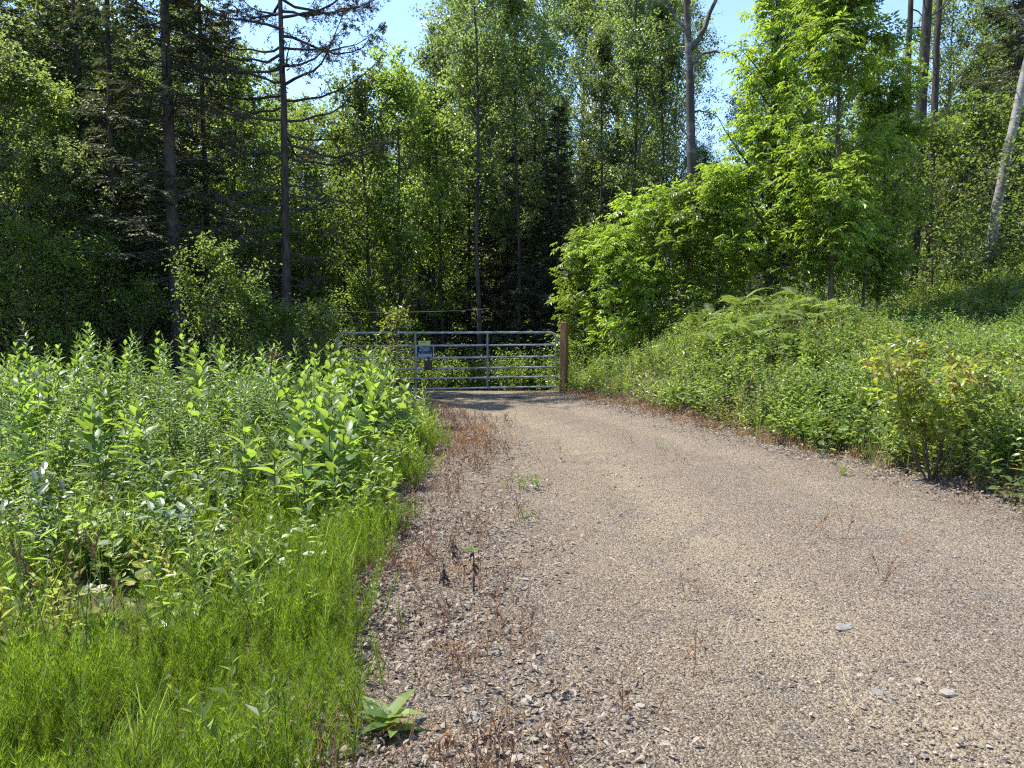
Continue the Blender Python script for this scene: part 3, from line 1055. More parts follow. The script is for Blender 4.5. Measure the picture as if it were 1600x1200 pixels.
tree('shade_tree', 'shade_a', 1460, 26, 'shaded tree low behind the two dark trunks', s=.6)
tree('shade_tree', 'shade_b', 1510, 30, 'shaded tree left of the big right spruce', s=.8)
tree('shade_tree', 'shade_b', 1620, 28, 'shaded tree behind the leaning birch top', s=1.1)

for (u, Y, key, sc_, lab) in ((668, 29.5, 'pole_dark', .72, 'slim dark trunk just right of the gate sign'),
                              (692, 26.0, 'pole', .80, 'slim grey trunk rising over the gate between sign and centre'), (746, 24.0, 'pole', .95, 'slim grey aspen over the second gate brace'),
                              (808, 24.5, 'pole_dark', .95, 'slim dark trunk over the right half of the gate'), (940, 25.0, 'pole_dark', .85, 'slim dark trunk behind the low ash saplings'),
                              (985, 27.0, 'pole', .95, 'slim grey trunk left of the dead birch'), (1035, 26.0, 'pole_dark', .9, 'slim dark trunk next to the dead birch')):
    tree('slim_tree', key, u, Y, lab, s=sc_)

# filler trees deep in the wood: nothing tells them apart
UU = [-200, 440, 480, 520, 650, 690, 1080, 1100, 1190, 1230, 1290, 1440, 1455, 1500, 1520, 1900]
VV = [-60, -60, 190, 165, 150, -60, -60, 260, 250, 60, 90, 120, 170, 150, -60, -60]
UF = [-200, 360, 440, 480, 520, 650, 700, 860, 900, 1080, 1100, 1190, 1230, 1290, 1440, 1455, 1500, 1540, 1900]
VF = [130, 130, 190, 215, 190, 190, 110, 130, 235, 250, 300, 290, 150, 150, 230, 260, 200, 80, 60]
fr = np.random.default_rng(3)
k = 0
def where(u):
    if u < 470:
        return 'behind the dying spruce and the grey trunks'
    if u < 700:
        return 'behind the sunlit maples'
    if u < 1080:
        return 'behind the central aspens'
    if u < 1330:
        return 'behind the bushy ash'
    return 'behind the two dark trunks and the leaning birch'


H0S = dict(spruce_a=15.5, spruce_b=14, spruce_c=10.5, aspen_a=18.5, aspen_b=18, aspen_c=17, shade_b=13, shade_a=10)
while k < 80:
    u, Y = fr.uniform(-180, 1780), fr.uniform(31, 52)
    if 1090 < u < 1520 and fr.random() < .35:
        continue
    vt = max(np.interp(u, UU, VV), np.interp(u, UF, VF) - 70)
    hmax = EYE + (HOR - vt) / FPX * Y - gz(X(u, Y), Y)
    key = ['spruce_a', 'spruce_b', 'aspen_c', 'shade_b', 'spruce_c', 'aspen_a'][k % 6]
    s = min(hmax * fr.uniform(.75, .97) / H0S[key], 1.25)
    if s < .38:
        continue
    kd = dict(s='spruce', a='aspen')[key[0]] if key[1] != 'h' else 'leafy tree'
    tree('background_' + kd.replace(' ', '_'), key, u, Y, kd + ' deep in the wood ' + where(u), s=s, group=kd + 's deep in the wood ' + where(u))
    k += 1

# the far wood closes the view as one mass
fp, fs = [], []
while len(fp) < 420:
    u, Y = fr.uniform(-250, 1850), fr.uniform(44, 95)
    vt = np.interp(u, UF, VF)
    hmax = EYE + (HOR - vt) / FPX * Y - gz(X(u, Y), Y)
    fp.append((X(u, Y), Y, gz(X(u, Y), Y)))
    fs.append(min(hmax * fr.uniform(.55, 1.0) / 13.0, 1.5))


def far_wood():
    srcs = []
    for key in ('spruce_a', 'shade_b', 'spruce_b', 'shade_a'):
        g_t, g_c = PROTO[key]
        srcs.append((bpy.data.objects.new(key + '_trunk_source', g_t), bpy.data.objects.new(key + '_crown_source', g_c)))
    scatter('far_forest', 'dense far wood closing the view behind all the trees', 'forest', srcs, np.array(fp), fr.uniform(0, 6.28, len(fp)), np.array(fs), .02, fr)


far_wood()


# the wood goes on beyond the left edge of the frame and shades the back of the field
for (x_, y_, key, sc_) in ((-14.5, 14.5, 'spruce_b', .8), (-11.9, 13.2, 'shade_b', .62)):
    tree('edge_spruce' if key[1] == 'p' else 'edge_maple', key, 0, y_, ('spruce' if key[1] == 'p' else 'broadleaf tree') + ' of the wood edge just beyond the left of the frame', s=sc_, x=x_, group='wood edge beyond the left of the frame')


# --- special trees with single branches ---------------------------
def branch_geo(r, L, el, droop, upturn, rad, n_twig, twig_l, needles=0, mats=2, sag=0):
    """one branch along +x from the origin with fine side twigs"""
    g = Geo()
    s = np.linspace(0, 1, 9)
    jit = np.cumsum(r.normal(0, .018, (9, 3)), 0) * L
    jit[0] = 0
    path = np.stack([s * L * math.cos(el), 0 * s, s * L * math.sin(el) - droop * L * s * (1 - s) * 2 + upturn * L * s ** 3], -1) + jit
    g.add(*tube(path, rad * (1 - .88 * s), 6), 0, .5, True)
    t = r.uniform(.18, 1, n_twig)
    q = on_path(path, t)
    sg = np.where(np.arange(n_twig) % 2, 1, -1)
    d = norm(np.stack([r.uniform(.4, .9, n_twig), sg * r.uniform(.3, .9, n_twig), r.normal(-.1 + sag, .35, n_twig)], -1))
    l2 = twig_l * r.uniform(.4, 1.2, n_twig) * (1.15 - .6 * t)
    s3 = np.linspace(0, 1, 4)[None, :, None]
    TP = q[:, None] + d[:, None] * s3 * l2[:, None, None] + np.array([0, 0, .18]) * s3 ** 2 * l2[:, None, None] + r.normal(0, .008, (n_twig, 4, 3)) * (s3 > 0)
    g.add(*tubes(TP, np.tile([.007, .005, .004, .002], (n_twig, 1)), 3), 0, .5)
    m = 5
    ti = np.repeat(np.arange(n_twig), m)
    q2 = TP[ti, r.integers(1, 4, len(ti))]
    d3 = norm(d[ti] * .6 + unit(r, len(ti)) * .8)
    l3 = l2[ti] * r.uniform(.15, .4, len(ti))
    g.add(*tubes(q2[:, None] + d3[:, None] * np.linspace(0, 1, 2)[None, :, None] * l3[:, None, None], np.tile([.004, .002], (len(ti), 1)), 3), 0, .5)
    if needles:
        ni = r.integers(0, len(ti), needles)
        P = q2[ni] + d3[ni] * (l3[ni] * r.random(needles))[:, None]
        v, f = leaf2(P, unit(r, needles) + d3[ni] * .6, unit(r, needles), .07 * r.uniform(.6, 1.3, needles), .022, .1)
        g.add(v, f, 1, rep(r.random(needles), 4))
    return g


def bare_tree(name, label, u, Y, H, tr, bark, leafmat, branches, lean=(0, 0), curve=(0, 0), cat='tree', seed=0, S=12, pw=.85):
    """branches: (height, azimuth, length, elevation, droop, upturn, radius, twigs, twig length, needles)"""
    r = np.random.default_rng(seed)
    xx = X(u, Y)
    e = link(name, None, loc=(xx, Y, gz(xx, Y)))
    e.empty_display_size = .3
    path = trunk_path(r, H, lean, .006, 24, curve)
    g = Geo().add(*tube(path, trunk_r(24, tr, .01, pw), S), 0, .5, True)
    link('trunk', g.mesh(name + '_trunk', [M[bark]]), e)
    for b in branches:
        h, az, L, el, dr, upt, rad, ntw, tl, nd = b
        gg = branch_geo(r, L, el, dr, upt, rad, ntw, tl, nd)
        p = on_path(path, np.array([(h + .25) / (H + .25)]))[0]
        link('branch', gg.mesh('branch', [M[bark], M[leafmat]]), e, loc=p, rot=(0, 0, az))
    return tag(e, label, cat)


# dying spruce with upturned bare branches, right side open to the sky
br = []
r_ = np.random.default_rng(77)
for i in range(60):
    h = 2.2 + i * .15 + r_.uniform(-.1, .1)
    right = i % 2 == 0
    az = (r_.normal(-.1, .55) if right else r_.normal(3.1, .75))
    top = h > 5.5
    L = r_.uniform(1.7, 2.9) if top else r_.uniform(.9, 1.9)
    nd = int(L * (260 if (h > 7 or not right) else 110)) if top else 25
    br.append((h, az, L, r_.normal(.02, .12), .10, r_.uniform(.18, .42) if top else r_.uniform(-.25, .1), .020 + .006 * L, int(9 + L * 6), .55 if top else .4, nd))
bare_tree('dying_spruce', 'dying spruce with a straight trunk and bare upturned branches against the sky', 450, 17.5, 11.5, .115, 'bark', 'needle_dead', br, seed=31, pw=.7)

# dead birch with forked bare limbs
bare_tree('dead_birch', 'dead birch with a mottled pale trunk and bare forked limbs', 1090, 21, 13.5, .165, 'birch_dark', 'needle_dead', [
    (8.3, .1, 3.2, 1.05, .05, .2, .09, 9, .6, 0), (8.9, 3.0, 2.6, .95, -.05, .1, .05, 9, .6, 0), (7.9, -.15, 2.2, .35, -.25, -.75, .05, 10, .5, 0),
    (6.6, .1, 1.1, .3, -.1, -.6, .028, 7, .35, 0), (6.0, 3.3, 1.0, .7, .1, .2, .022, 7, .35, 0), (4.6, 3.4, .9, .6, .05, .2, .02, 6, .3, 0), (5.0, .3, .8, .4, 0, .3, .02, 6, .3, 0), (9.6, .5, 2.4, .9, 0, .2, .05, 8, .5, 0)],
    lean=(-.035, 0), curve=(-.02, 0), seed=32, pw=.6)

# leaning birch at right
bare_tree('leaning_birch', 'white barked birch leaning to the right near the right edge', 1531, 18.0, 11.0, .112, 'birch', 'ash', [
    (5.9, 2.9, 1.2, .8, .05, .1, .02, 8, .35, 60), (6.8, .4, 1.4, .7, .05, .1, .022, 8, .4, 60), (4.4, 3.2, .8, .9, 0, .15, .014, 6, .3, 40), (7.6, 2.0, 1.5, .6, 0, .1, .02, 9, .4, 80)],
    lean=(.115, .02), curve=(.085, 0), seed=33, pw=.55)

# two dark trunks with broken limbs
bare_tree('dark_trunk_tree', 'thickest dark bare trunk behind the ash saplings at right', 1418, 19.0, 14, .155, 'bark', 'needle_dead', [
    (2.6, 0.2, 1.0, .5, 0, .1, .025, 6, .3, 0), (4.1, .1, 1.0, .8, 0, .1, .02, 6, .3, 0), (6.8, .2, 1.6, .75, 0, .15, .03, 9, .4, 20), (8.2, .1, 1.8, .7, .1, .2, .03, 10, .45, 40), (7.7, 3.0, 1.2, .2, .1, .1, .02, 8, .4, 30), (9.0, 2.6, 1.2, .4, .1, .1, .02, 8, .4, 50)], lean=(.012, 0), seed=34, pw=.6)
bare_tree('dark_trunk_tree', 'thinner dark trunk close to the right of the thickest bare trunk', 1440, 20.5, 14, .10, 'bark', 'needle_dead', [
    (5.2, .1, 1.2, .6, 0, .15, .02, 8, .35, 0), (7.4, .2, 1.8, .7, 0, .2, .025, 9, .4, 0), (8.8, .3, 1.7, .5, 0, .2, .02, 10, .4, 20), (6.2, 3.1, .9, .3, 0, .1, .015, 6, .3, 0)], lean=(.004, 0), seed=35, pw=.6)
br = []
for i in range(22):
    h = 6.0 + i * .28
    br.append((h, r_.uniform(0, 6.28), r_.uniform(1.2, 2.3), r_.normal(.05, .15), .08, r_.uniform(.0, .25), .022, 14, .5, 90))
bare_tree('dying_spruce', 'second dying spruce with ragged brown branches behind the slender ash', 1400, 23, 14, .13, 'bark', 'needle_dead', br, seed=36, pw=.7)

# sapling standing before the gate
e = link('cherry_sapling', None, loc=(X(608, 11.4), 11.4, gz(X(608, 11.4), 11.4)))
gg = deciduous(41, 1.68, .42, .38, 22, 4, 6, .075, .012, .6, (.09, 0), .15, 'oval', False, .03, .5, .02)
link('trunk', gg[0].mesh('sapling_trunk', [M['stem_dark']]), e)
link('crown', gg[1].mesh('sapling_crown', [M['dogwood']]), e)
tag(e, 'thin sapling with a dark bare stem in front of the gate', 'sapling')

# shrub at the road edge, right
e = link('dogwood_shrub', None, scale=1.0, loc=(X(1462, 7.35), 7.35, gz(X(1462, 7.35), 7.35) - .02))
rs = np.random.default_rng(42)
for i in range(9):
    g = Geo()
    az = i * .7 + rs.normal(0, .2)
    hh = rs.uniform(1.05, 1.38)
    o2 = np.array([math.cos(az), math.sin(az) * .7, 0]) * rs.uniform(.18, .62)
    s = np.linspace(0, 1, 9)
    path = np.stack([s * 0, s * 0, s * hh], -1) + o2 * (s ** .8)[:, None] + rs.normal(0, .012, (9, 3)) * (s > 0)[:, None]
    g.add(*tube(path, .011 * (1 - .8 * s), 6), 0, .5, True)
    st = link('stem', None if False else None, e) if False else None
    nt_ = 13
    t = rs.uniform(.35, 1, nt_)
    q = on_path(path, t)
    d = norm(unit(rs, nt_) * [1, 1, .5] + o2 * 1.2 + [0, 0, .5])
    l2 = rs.uniform(.12, .34, nt_)
    g.add(*tubes(q[:, None] + d[:, None] * np.linspace(0, 1, 3)[None, :, None] * l2[:, None, None], np.tile([.004, .003, .0015], (nt_, 1)), 3), 0, .5)
    st = link('stem', g.mesh('shrub_stem', [M['stem_dark']]), e)
    gl = Geo()
    m = 15
    ti = np.repeat(np.arange(nt_), m)
    n = len(ti)
    P = q[ti] + d[ti] * (l2[ti] * rs.uniform(.1, 1.05, n))[:, None] + rs.normal(0, .03, (n, 3))
    v, f = leaf8(P, d[ti] * .4 + unit(rs, n) * .8 + [0, 0, .1], np.array([0, 0, 1.]) + rs.normal(0, .4, (n, 3)), .062 * rs.uniform(.6, 1.3, n), .032, .35, .3)
    top = (P[:, 2] > .98) & (rs.random(n) < .20)
    k8 = lambda sel: np.repeat(sel, 8)
    var = rep(rs.random(n), 8)
    for sel, mt in ((~top, 0), (top, 1)):
        idx = np.nonzero(sel)[0]
        if len(idx):
            v2, f2 = leaf8(P[idx], (d[ti] * .4 + unit(rs, n) * .8 + [0, 0, .1])[idx], np.array([0, 0, 1.]) + rs.normal(0, .4, (len(idx), 3)), 0.078 * rs.uniform(.6, 1.3, len(idx)), .042, .35, .3)
            gl.add(v2, f2, mt, rep(rs.random(len(idx)), 8))
    link('leaves', gl.mesh('shrub_leaves', [M['dogwood'], M['tint']]), st)
tag(e, 'rounded dogwood shrub with reddish young tips at the right road edge', 'shrub')

# ------------------------------------------------------------------ gate, post, signs, rope
GA, GB = Vector((-3.78, 15.95, 0)), Vector((1.0, 16.85, 0))        # hinge side right (GB)
gdir = (GB - GA).normalized()
glen = (GB - GA).length
gate = link('field_gate', None, loc=(GA.x, GA.y, 0), rot=(0, 0, math.atan2(gdir.y, gdir.x)))
tag(gate, 'galvanised steel tube gate closed across the driveway', 'gate')
zs = [1.405, 1.125, .855, .615, .395, .165]
rad = .024


def arc(cx, cz, rr, a0, a1, n=7):
    a = np.linspace(a0, a1, n)
    return np.stack([cx + rr * np.cos(a), 0 * a, cz + rr * np.sin(a)], -1)


rr = .14
outer = np.concatenate([[[0, 0, zs[-1]]], arc(rr, zs[0] - rr, rr, np.pi, np.pi / 2), arc(glen - rr, zs[0] - rr, rr, np.pi / 2, 0), [[glen, 0, zs[-1]]]])
# ends cut by the bottom rail, which the frame tube turns into
gfr = Geo().add(*tube(outer, np.full(len(outer), rad), 12), 0, .5, True)
link('frame', gfr.mesh('gate_frame', [M['steel']]), gate)
for z in zs[1:]:
    p = np.stack([np.linspace(rad * .5, glen - rad * .5, 6), np.zeros(6), z + .006 * np.sin(np.linspace(0, 3.1, 6)) * -1], -1)
    if z == zs[-1]:
        p[0, 0], p[-1, 0] = -rad * .9, glen + rad * .9
    link('rail', Geo().add(*tube(p, np.full(6, rad * .92), 12), 0, .5, True).mesh('gate_rail', [M['steel']]), gate)


def box(cx, cy, cz, sx, sy, sz):
    v = np.array([[x, y, z] for x in (-1, 1) for y in (-1, 1) for z in (-1, 1)], float) * [sx / 2, sy / 2, sz / 2] + [cx, cy, cz]
    f = np.array([[0, 1, 3, 2], [4, 6, 7, 5], [0, 4, 5, 1], [2, 3, 7, 6], [0, 2, 6, 4], [1, 5, 7, 3]])
    return v, f


def bevel(o, wdt=.004, seg=2):
    m = o.modifiers.new('bevel', 'BEVEL')
    m.width = wdt
    m.segments = seg
    m.limit_method = 'ANGLE'
    return o


for xb in (glen * .345, glen * .675):
    v, f = box(xb, 0, (zs[0] + zs[-1]) / 2, .042, .056, zs[0] - zs[-1] + .03)
    bevel(link('brace', Geo().add(v, f).mesh('gate_brace', [M['steel_dark']]), gate), .006)
for zc in (1.22, .33):
    h = link('hinge', Geo().add(*tube([[glen + .024, 0, zc - .05], [glen + .024, 0, zc + .05]], [.032, .032], 12), 0, .5, True).add(*box(glen + .075, 0, zc, .09, .022, .03)).mesh('gate_hinge', [M['steel_dark']]), gate)
# bottom weeds hold the left end; its latch chain
ch = [[.0, -.03, .95], [-.05, -.05, .9], [-.1, -.02, .93]]
link('latch_chain', Geo().add(*tube(ch, [.01] * 3, 6)).mesh('gate_chain', [M['steel_dark']]), gate)

post = link('gate_post', Geo().add(*box(0, 0, .72, .15, .15, 1.90)).mesh('gate_post', [M['timber']]), loc=(1.19, 16.93, gz(1.19, 16.93) - .05), rot=(0, .008, R(-28)))
bevel(post, .012, 2)
tag(post, 'square brown timber post at the right end of the gate', 'post')
p2 = link('gate_post', Geo().add(*box(0, 0, .42, .15, .15, 1.3)).mesh('gate_post_short', [M['timber']]), loc=(-3.98, 15.93, gz(-3.98, 15.93) - .05), rot=(0, 0, .2))
bevel(p2, .012, 2)
tag(p2, 'timber post at the left end of the gate behind tall weeds', 'post')


def gpt(s, z, off):
    p = GA + gdir * s
    nrm = Vector((gdir.y, -gdir.x, 0))
    return (p.x + nrm.x * off, p.y + nrm.y * off, z)


grot = math.atan2(gdir.y, gdir.x)


def lettering(txt, parent, x, z, size, mat, name='lettering'):
    cu = bpy.data.curves.new(name, 'FONT')
    cu.body = txt
    cu.size = size
    cu.align_x = 'CENTER'
    cu.align_y = 'CENTER'
    cu.extrude = .0008
    cu.offset = 0.0
    cu.materials.append(mat)
    tmp = link(name, cu)
    me = bpy.data.meshes.new_from_object(tmp.evaluated_get(bpy.context.evaluated_depsgraph_get()))
    bpy.data.objects.remove(tmp)
    return link(name, me, parent, (x, -.0042, z), (R(90), 0, 0))


SX = glen * .345 + .205
sign = link('property_sign', None, loc=gpt(SX, .985, .036), rot=(0, 0, grot))
tag(sign, 'navy and white private property sign hanging on the gate', 'sign')
bevel(link('sign_plate', Geo().add(*box(0, 0, 0, .375, .005, .265)).mesh('sign_plate', [M['white']]), sign), .0015, 1)
link('sign_face', Geo().add(*box(0, -.0032, 0, .358, .002, .248)).mesh('sign_face', [M['navy']]), sign)
link('text_panel', Geo().add(*box(0, -.0048, -.082, .30, .002, .042)).mesh('text_panel', [M['white']]), sign)
for txt, z, s_ in (('PRIVATE', .080, .056), ('PROPERTY', .028, .056)):
    lettering(txt, sign, 0, z, s_, M['white'])
# the small print is a broken line that cannot be read in the photo
gl = Geo()
for i, (a, b) in enumerate(((-.15, -.10), (-.085, -.03), (-.015, .02), (.035, .09), (.105, .15))):
    gl.add(*box((a + b) / 2, -.0046, -.030, b - a, .0012, .007))
link('small_print', gl.mesh('small_print', [M['white']]), sign)
gl = Geo()
for i, (a, b) in enumerate(((-.14, -.09), (-.08, -.06), (-.05, .0), (.012, .06), (.075, .14))):
    gl.add(*box((a + b) / 2, -.0062, -.082, b - a, .0012, .010))
link('small_print', gl.mesh('small_print_dark', [M['navy']]), sign)

ys_ = link('yellow_plate', None, loc=gpt(SX - .01, 1.175, .036), rot=(0, 0, grot))
tag(ys_, 'small yellow green plate above the private property sign', 'plate')
bevel(link('plate', Geo().add(*box(0, 0, 0, .265, .005, .105)).mesh('yellow_plate', [M['yellow']]), ys_), .0015, 1)
link('border', Geo().add(*box(0, -.004, .042, .24, .002, .004)).add(*box(0, -.004, -.042, .24, .002, .004)).mesh('plate_border', [M['white']]), ys_)
link('small_print', Geo().add(*box(-.03, -.004, .012, .13, .0016, .012)).mesh('plate_print', [M['black']]), ys_)

bb = link('control_box', None, loc=gpt(SX + .07, .70, .05), rot=(0, .06, grot))
tag(bb, 'small black box hanging on the gate below the property sign', 'box')
bevel(link('body', Geo().add(*box(0, 0, -.02, .17, .09, .2)).mesh('box_body', [M['black']]), bb), .015, 3)
link('strap', Geo().add(*box(0, .0, .11, .05, .02, .12)).mesh('box_strap', [M['black']]), bb)

# rope with red tape above the gate
n = 30
t = np.linspace(0, 1, n)
P0, P1 = np.array([X(331, 19.0) + .08, 18.9, 2.13]), np.array([X(765, 20.5), 20.5, 2.02])
rp = P0 + (P1 - P0) * t[:, None] - np.array([0, 0, .16]) * (4 * t * (1 - t))[:, None]
rope = link('boundary_rope', None, loc=(0, 0, 0))
tag(rope, 'thin pale rope with red tape strung behind the gate top', 'rope')
link('line', Geo().add(*tube(rp, np.full(n, .0048), 6), 0, .5, True).mesh('rope_line', [M['rope']]), rope)
for q in (.135, .24, .43):
    c = on_path(rp, np.array([q]))[0]
    v, f = box(0, 0, -.035, .07, .006, .09)
    v[:, 0] += .02 * np.sin(v[:, 2] * 40)
    link('red_tape', Geo().add(v, f).mesh('red_tape', [M['red']]), rope, loc=c, rot=(0, .3 * q, .2))

# ------------------------------------------------------------------ milkweeds (each leaf a part)
def milk_leaf(seed):
    r = np.random.default_rng(seed)
    g = Geo()
    n = 6
    s = np.linspace(0, 1, n)
    wd = np.array([.12, .72, 1, .9, .55, .02])
    V = []
    for i in range(n):
        c = np.array([s[i], 0, -.28 * s[i] ** 2 + .06 * s[i]])
        V += [c + [0, .25 * wd[i], .10 * wd[i]], c, c + [0, -.25 * wd[i], .10 * wd[i] + r.normal(0, .01)]]
    F = []
    for i in range(n - 1):
        a = i * 3
        F += [[a, a + 3, a + 4, a + 1], [a + 1, a + 4, a + 5, a + 2]]
    return g.add(np.array(V), np.array(F), 0, r.uniform(.2, .9), True).mesh('milkweed_leaf', [M['milkweed']])


MLEAF = [milk_leaf(i) for i in range(4)]


def milkweed(x, y, h, label, group, r):
    e = link('milkweed_plant', None, loc=(x, y, gz(x, y) - .01), rot=(r.normal(0, .06), r.normal(0, .06), r.uniform(0, 6.28)))
    e.empty_display_size = .1
    g = Geo().add(*tube(np.array([[0, 0, 0], [.01, 0, h * .4], [0, .012, h * .75], [0, 0, h]]), [.007, .006, .005, .004], 6), 0, .5, True)
    link('stem', g.mesh('milkweed_stem', [M['stem']]), e)
    npair = int(h / .105)
    for i in range(npair):
        f = (i + 1.2) / (npair + .2)
        if f < .22:
            continue
        for sd in (0, 1):
            az = i * R(90) + sd * R(180) + r.normal(0, .2)
            Ln = (.20 * math.sin(math.pi * min(1, .15 + .80 * f)) ** .6 + .025) * r.uniform(.85, 1.15)
            el = R(20) + R(50) * max(0, f - .35) / .65 + r.normal(0, .14)
            link('leaf', MLEAF[r.integers(4)], e, loc=(0, 0, f * h), rot=(r.normal(0, .25), -el, az), scale=Ln)
    return tag(e, label, 'milkweed', group)


rm = np.random.default_rng(51)
# the ones that stand out
for (u, Y, h, lab) in (
        (292, 12.6, 1.42, 'tallest milkweed, rising alone before the shaded wood edge'),
        (248, 10.2, 1.28, 'broad leaved milkweed with a bright top left of the field centre'),
        (332, 10.0, 1.27, 'broad leaved milkweed with a glowing top in the middle of the field'),
        (143, 9.8, 1.38, 'tall milkweed standing above the goldenrods at left'),
        (512, 8.8, 1.18, 'milkweed in the dense stand left of the gate'),
        (545, 9.1, 1.20, 'bright milkweed in the dense stand below the gate end'),
        (572, 9.4, 1.08, 'milkweed at the right edge of the dense stand, beside the sapling'),
        (475, 7.6, 1.00, 'milkweed with large upright leaves before the dense stand'),
        (150, 5.9, .95, 'milkweed with pale drooping leaves in the left foreground'),
        (478, 5.4, .78, 'milkweed growing near the road edge amid bright horsetail'),
        (235, 5.0, .62, 'small milkweed in the left foreground horsetail'),
        (42, 7.8, 1.10, 'milkweed at the far left of the field')):
    milkweed(X(u, Y), Y, h, lab, 'milkweeds in the field', rm)
k = 0
while k < 95:
    Y = rm.uniform(5.6, 11.5)
    u = rm.uniform(-20, 640)
    x = X(u, Y)
    if x > xl(Y) - .35:
        continue
    dense = math.exp(-((u - 545) / 80) ** 2) + .45
    if rm.random() > dense:
        continue
    zone = 'at the far left of the field' if u < 200 else 'in the middle of the left field' if u < 420 else 'in the stand between gate and road edge'
    milkweed(x, Y, rm.uniform(.75, 1.2) * (1 if Y > 7 else .8) * (1.12 if u > 450 and Y > 8 else 1), 'broad leaved milkweed ' + zone, 'milkweeds ' + zone, rm)
    k += 1

# ------------------------------------------------------------------ goldenrods
GP = []
for i in range(7):
    r = np.random.default_rng(60 + i)
    st, lf = Geo(), Geo()
    h = 1.0
    b = np.append(r.normal(0, .07, 2), 0)
    s = np.linspace(0, 1, 6)[:, None]
    path = s * [0, 0, h] + b * s ** 1.6
    st.add(*tube(path, np.linspace(.0045, .002, 6), 5), 0, .5, True)
    n = 46
    t = np.linspace(.18, 1.0, n)
    p = on_path(path, t)
    az = np.arange(n) * 2.4 + r.uniform(0, 6)
    el = .35 + .75 * np.clip((t - .6) / .4, 0, 1) + r.normal(0, .18, n)
    D = np.stack([np.cos(az) * np.cos(el), np.sin(az) * np.cos(el), np.sin(el)], -1)
    L = .135 * r.uniform(.75, 1.15, n) * np.clip(1.45 - t, .5, 1)
    v, f = leaf8(p, D, np.array([0, 0, 1.]) + r.normal(0, .2, (n, 3)), L, L * .25, .35, .35)
    lf.add(v, f, 0, rep(np.clip(r.random(n) * .6 + .4 * t, 0, 1), 8))
    GP.append((st.mesh('goldenrod_stem', [M['stem']]), lf.mesh('goldenrod_leaves', [M['goldenrod']])))


def goldenrod(x, y, s, label, group, r):
    e = link('goldenrod_plant', None, loc=(x, y, gz(x, y) - .01), rot=(r.normal(0, .08), r.normal(0, .08), r.uniform(0, 6.28)), scale=s)
    e.empty_display_size = .1
    a, b = GP[r.integers(len(GP))]
    link('stem', a, e)
    link('leaves', b, e)
    return tag(e, label, 'goldenrod', group)


rg = np.random.default_rng(71)
k = 0
while k < 230:
    Y = rg.uniform(5.0, 13.2)
    u = rg.uniform(-30, 640)
    x = X(u, Y)
    dd = xl(Y) - x
    if dd < .5 or rg.random() > sstep(.3, 2.0, dd):
        continue
    if Y > 10 and rg.random() < .6:
        continue
    hgt = (.70 + .34 * sstep(5, 9.5, Y)) * rg.uniform(.6, 1.3)
    zone = ('at the far left of the field' if u < 200 else 'in the middle of the left field' if u < 420 else 'beside the milkweeds near the road') + (' in the front rows' if Y < 8 else ' in the back rows')
    goldenrod(x, Y, hgt, 'narrow leaved goldenrod ' + zone, 'goldenrods ' + zone, rg)
    k += 1
for (u, Y, h, lab) in ((66, 11.2, 1.52, 'tall goldenrod with a reddish tip before the shaded wood at left'), (218, 9.6, 1.25, 'slender pale goldenrod in the middle of the left field'), (425, 9.6, 1.12, 'goldenrod beside the leaning dead stalk')):
    goldenrod(X(u, Y), Y, h, lab, 'goldenrods in the field', rg)
k = 0
while k < 60:
    Y = rg.uniform(7.5, 16.0)
    u = rg.uniform(900, 1640)
    x = X(u, Y)
    dd = x - xr(Y)
    if dd < .5 or dd > 7:
        continue
    goldenrod(x, Y, rg.uniform(.5, .8), 'short leafy goldenrod stem on the grassy bank right of the road', 'goldenrods on the bank', rg)
    k += 1

# leaning dead stalk in the field
x0, y0 = X(392, 8.8), 8.8
g = Geo().add(*tube(np.array([[0, 0, 0], [.10, .02, .45], [.20, .02, .85], [.26, 0, 1.2]]), [.010, .009, .007, .004], 6), 0, .3, True)
e = link('dead_stalk', None, loc=(x0, y0, gz(x0, y0)))
link('stem', g.mesh('dead_stalk', [M['stem_dark']]), e)
rd = np.random.default_rng(8)
n = 60
v, f = leaf2(np.array([.26, 0, 1.18]) + rd.normal(0, .035, (n, 3)), unit(rd, n), unit(rd, n), .05, .012)
link('seed_head', Geo().add(v, f, 0, rep(rd.random(n), 4)).mesh('seed_head', [M['dead']]), e)
tag(e, 'dark leaning dead stalk with a fuzzy seed head in the left field', 'stalk')

# silvery leaved plants catching the light in the foreground
for (u, Y, s, lab) in ((262, 4.55, .46, 'silvery shining leafy plant in the left foreground'), (55, 4.7, .58, 'pale shining leafy plant at the left edge of the foreground'), (330, 5.8, .42, 'pale leafy plant near the middle of the left weeds')):
    r = np.random.default_rng(int(u))
    e = link('silvery_plant', None, loc=(X(u, Y), Y, gz(X(u, Y), Y)))
    st, lf = Geo(), Geo()
    for _ in range(6):
        hh = s * r.uniform(.7, 1.1)
        ld = np.append(r.normal(0, .3, 2), 0)
        q = np.linspace(0, 1, 5)[:, None]
        path = q * [0, 0, hh] + ld * hh * q ** 1.4
        st.add(*tube(path, np.linspace(.006, .003, 5), 5), 0, .5, True)
        n = 15
        t = np.linspace(.3, 1, n)
        az = np.arange(n) * 2.4
        el = .15 + .5 * t + r.normal(0, .2, n)
        D = np.stack([np.cos(az) * np.cos(el), np.sin(az) * np.cos(el), np.sin(el)], -1)
        v, f = leaf8(on_path(path, t), D, np.array([0, 0, 1.]) + r.normal(0, .2, (n, 3)), .105 * r.uniform(.7, 1.2, n), .04, .25, .25)
        lf.add(v, f, 0, rep(r.random(n), 8))
    link('stem', st.mesh('silvery_stem', [M['stem']]), e)
    link('leaves', lf.mesh('silvery_leaves', [M['pale']]), e)
    tag(e, lab, 'plant')

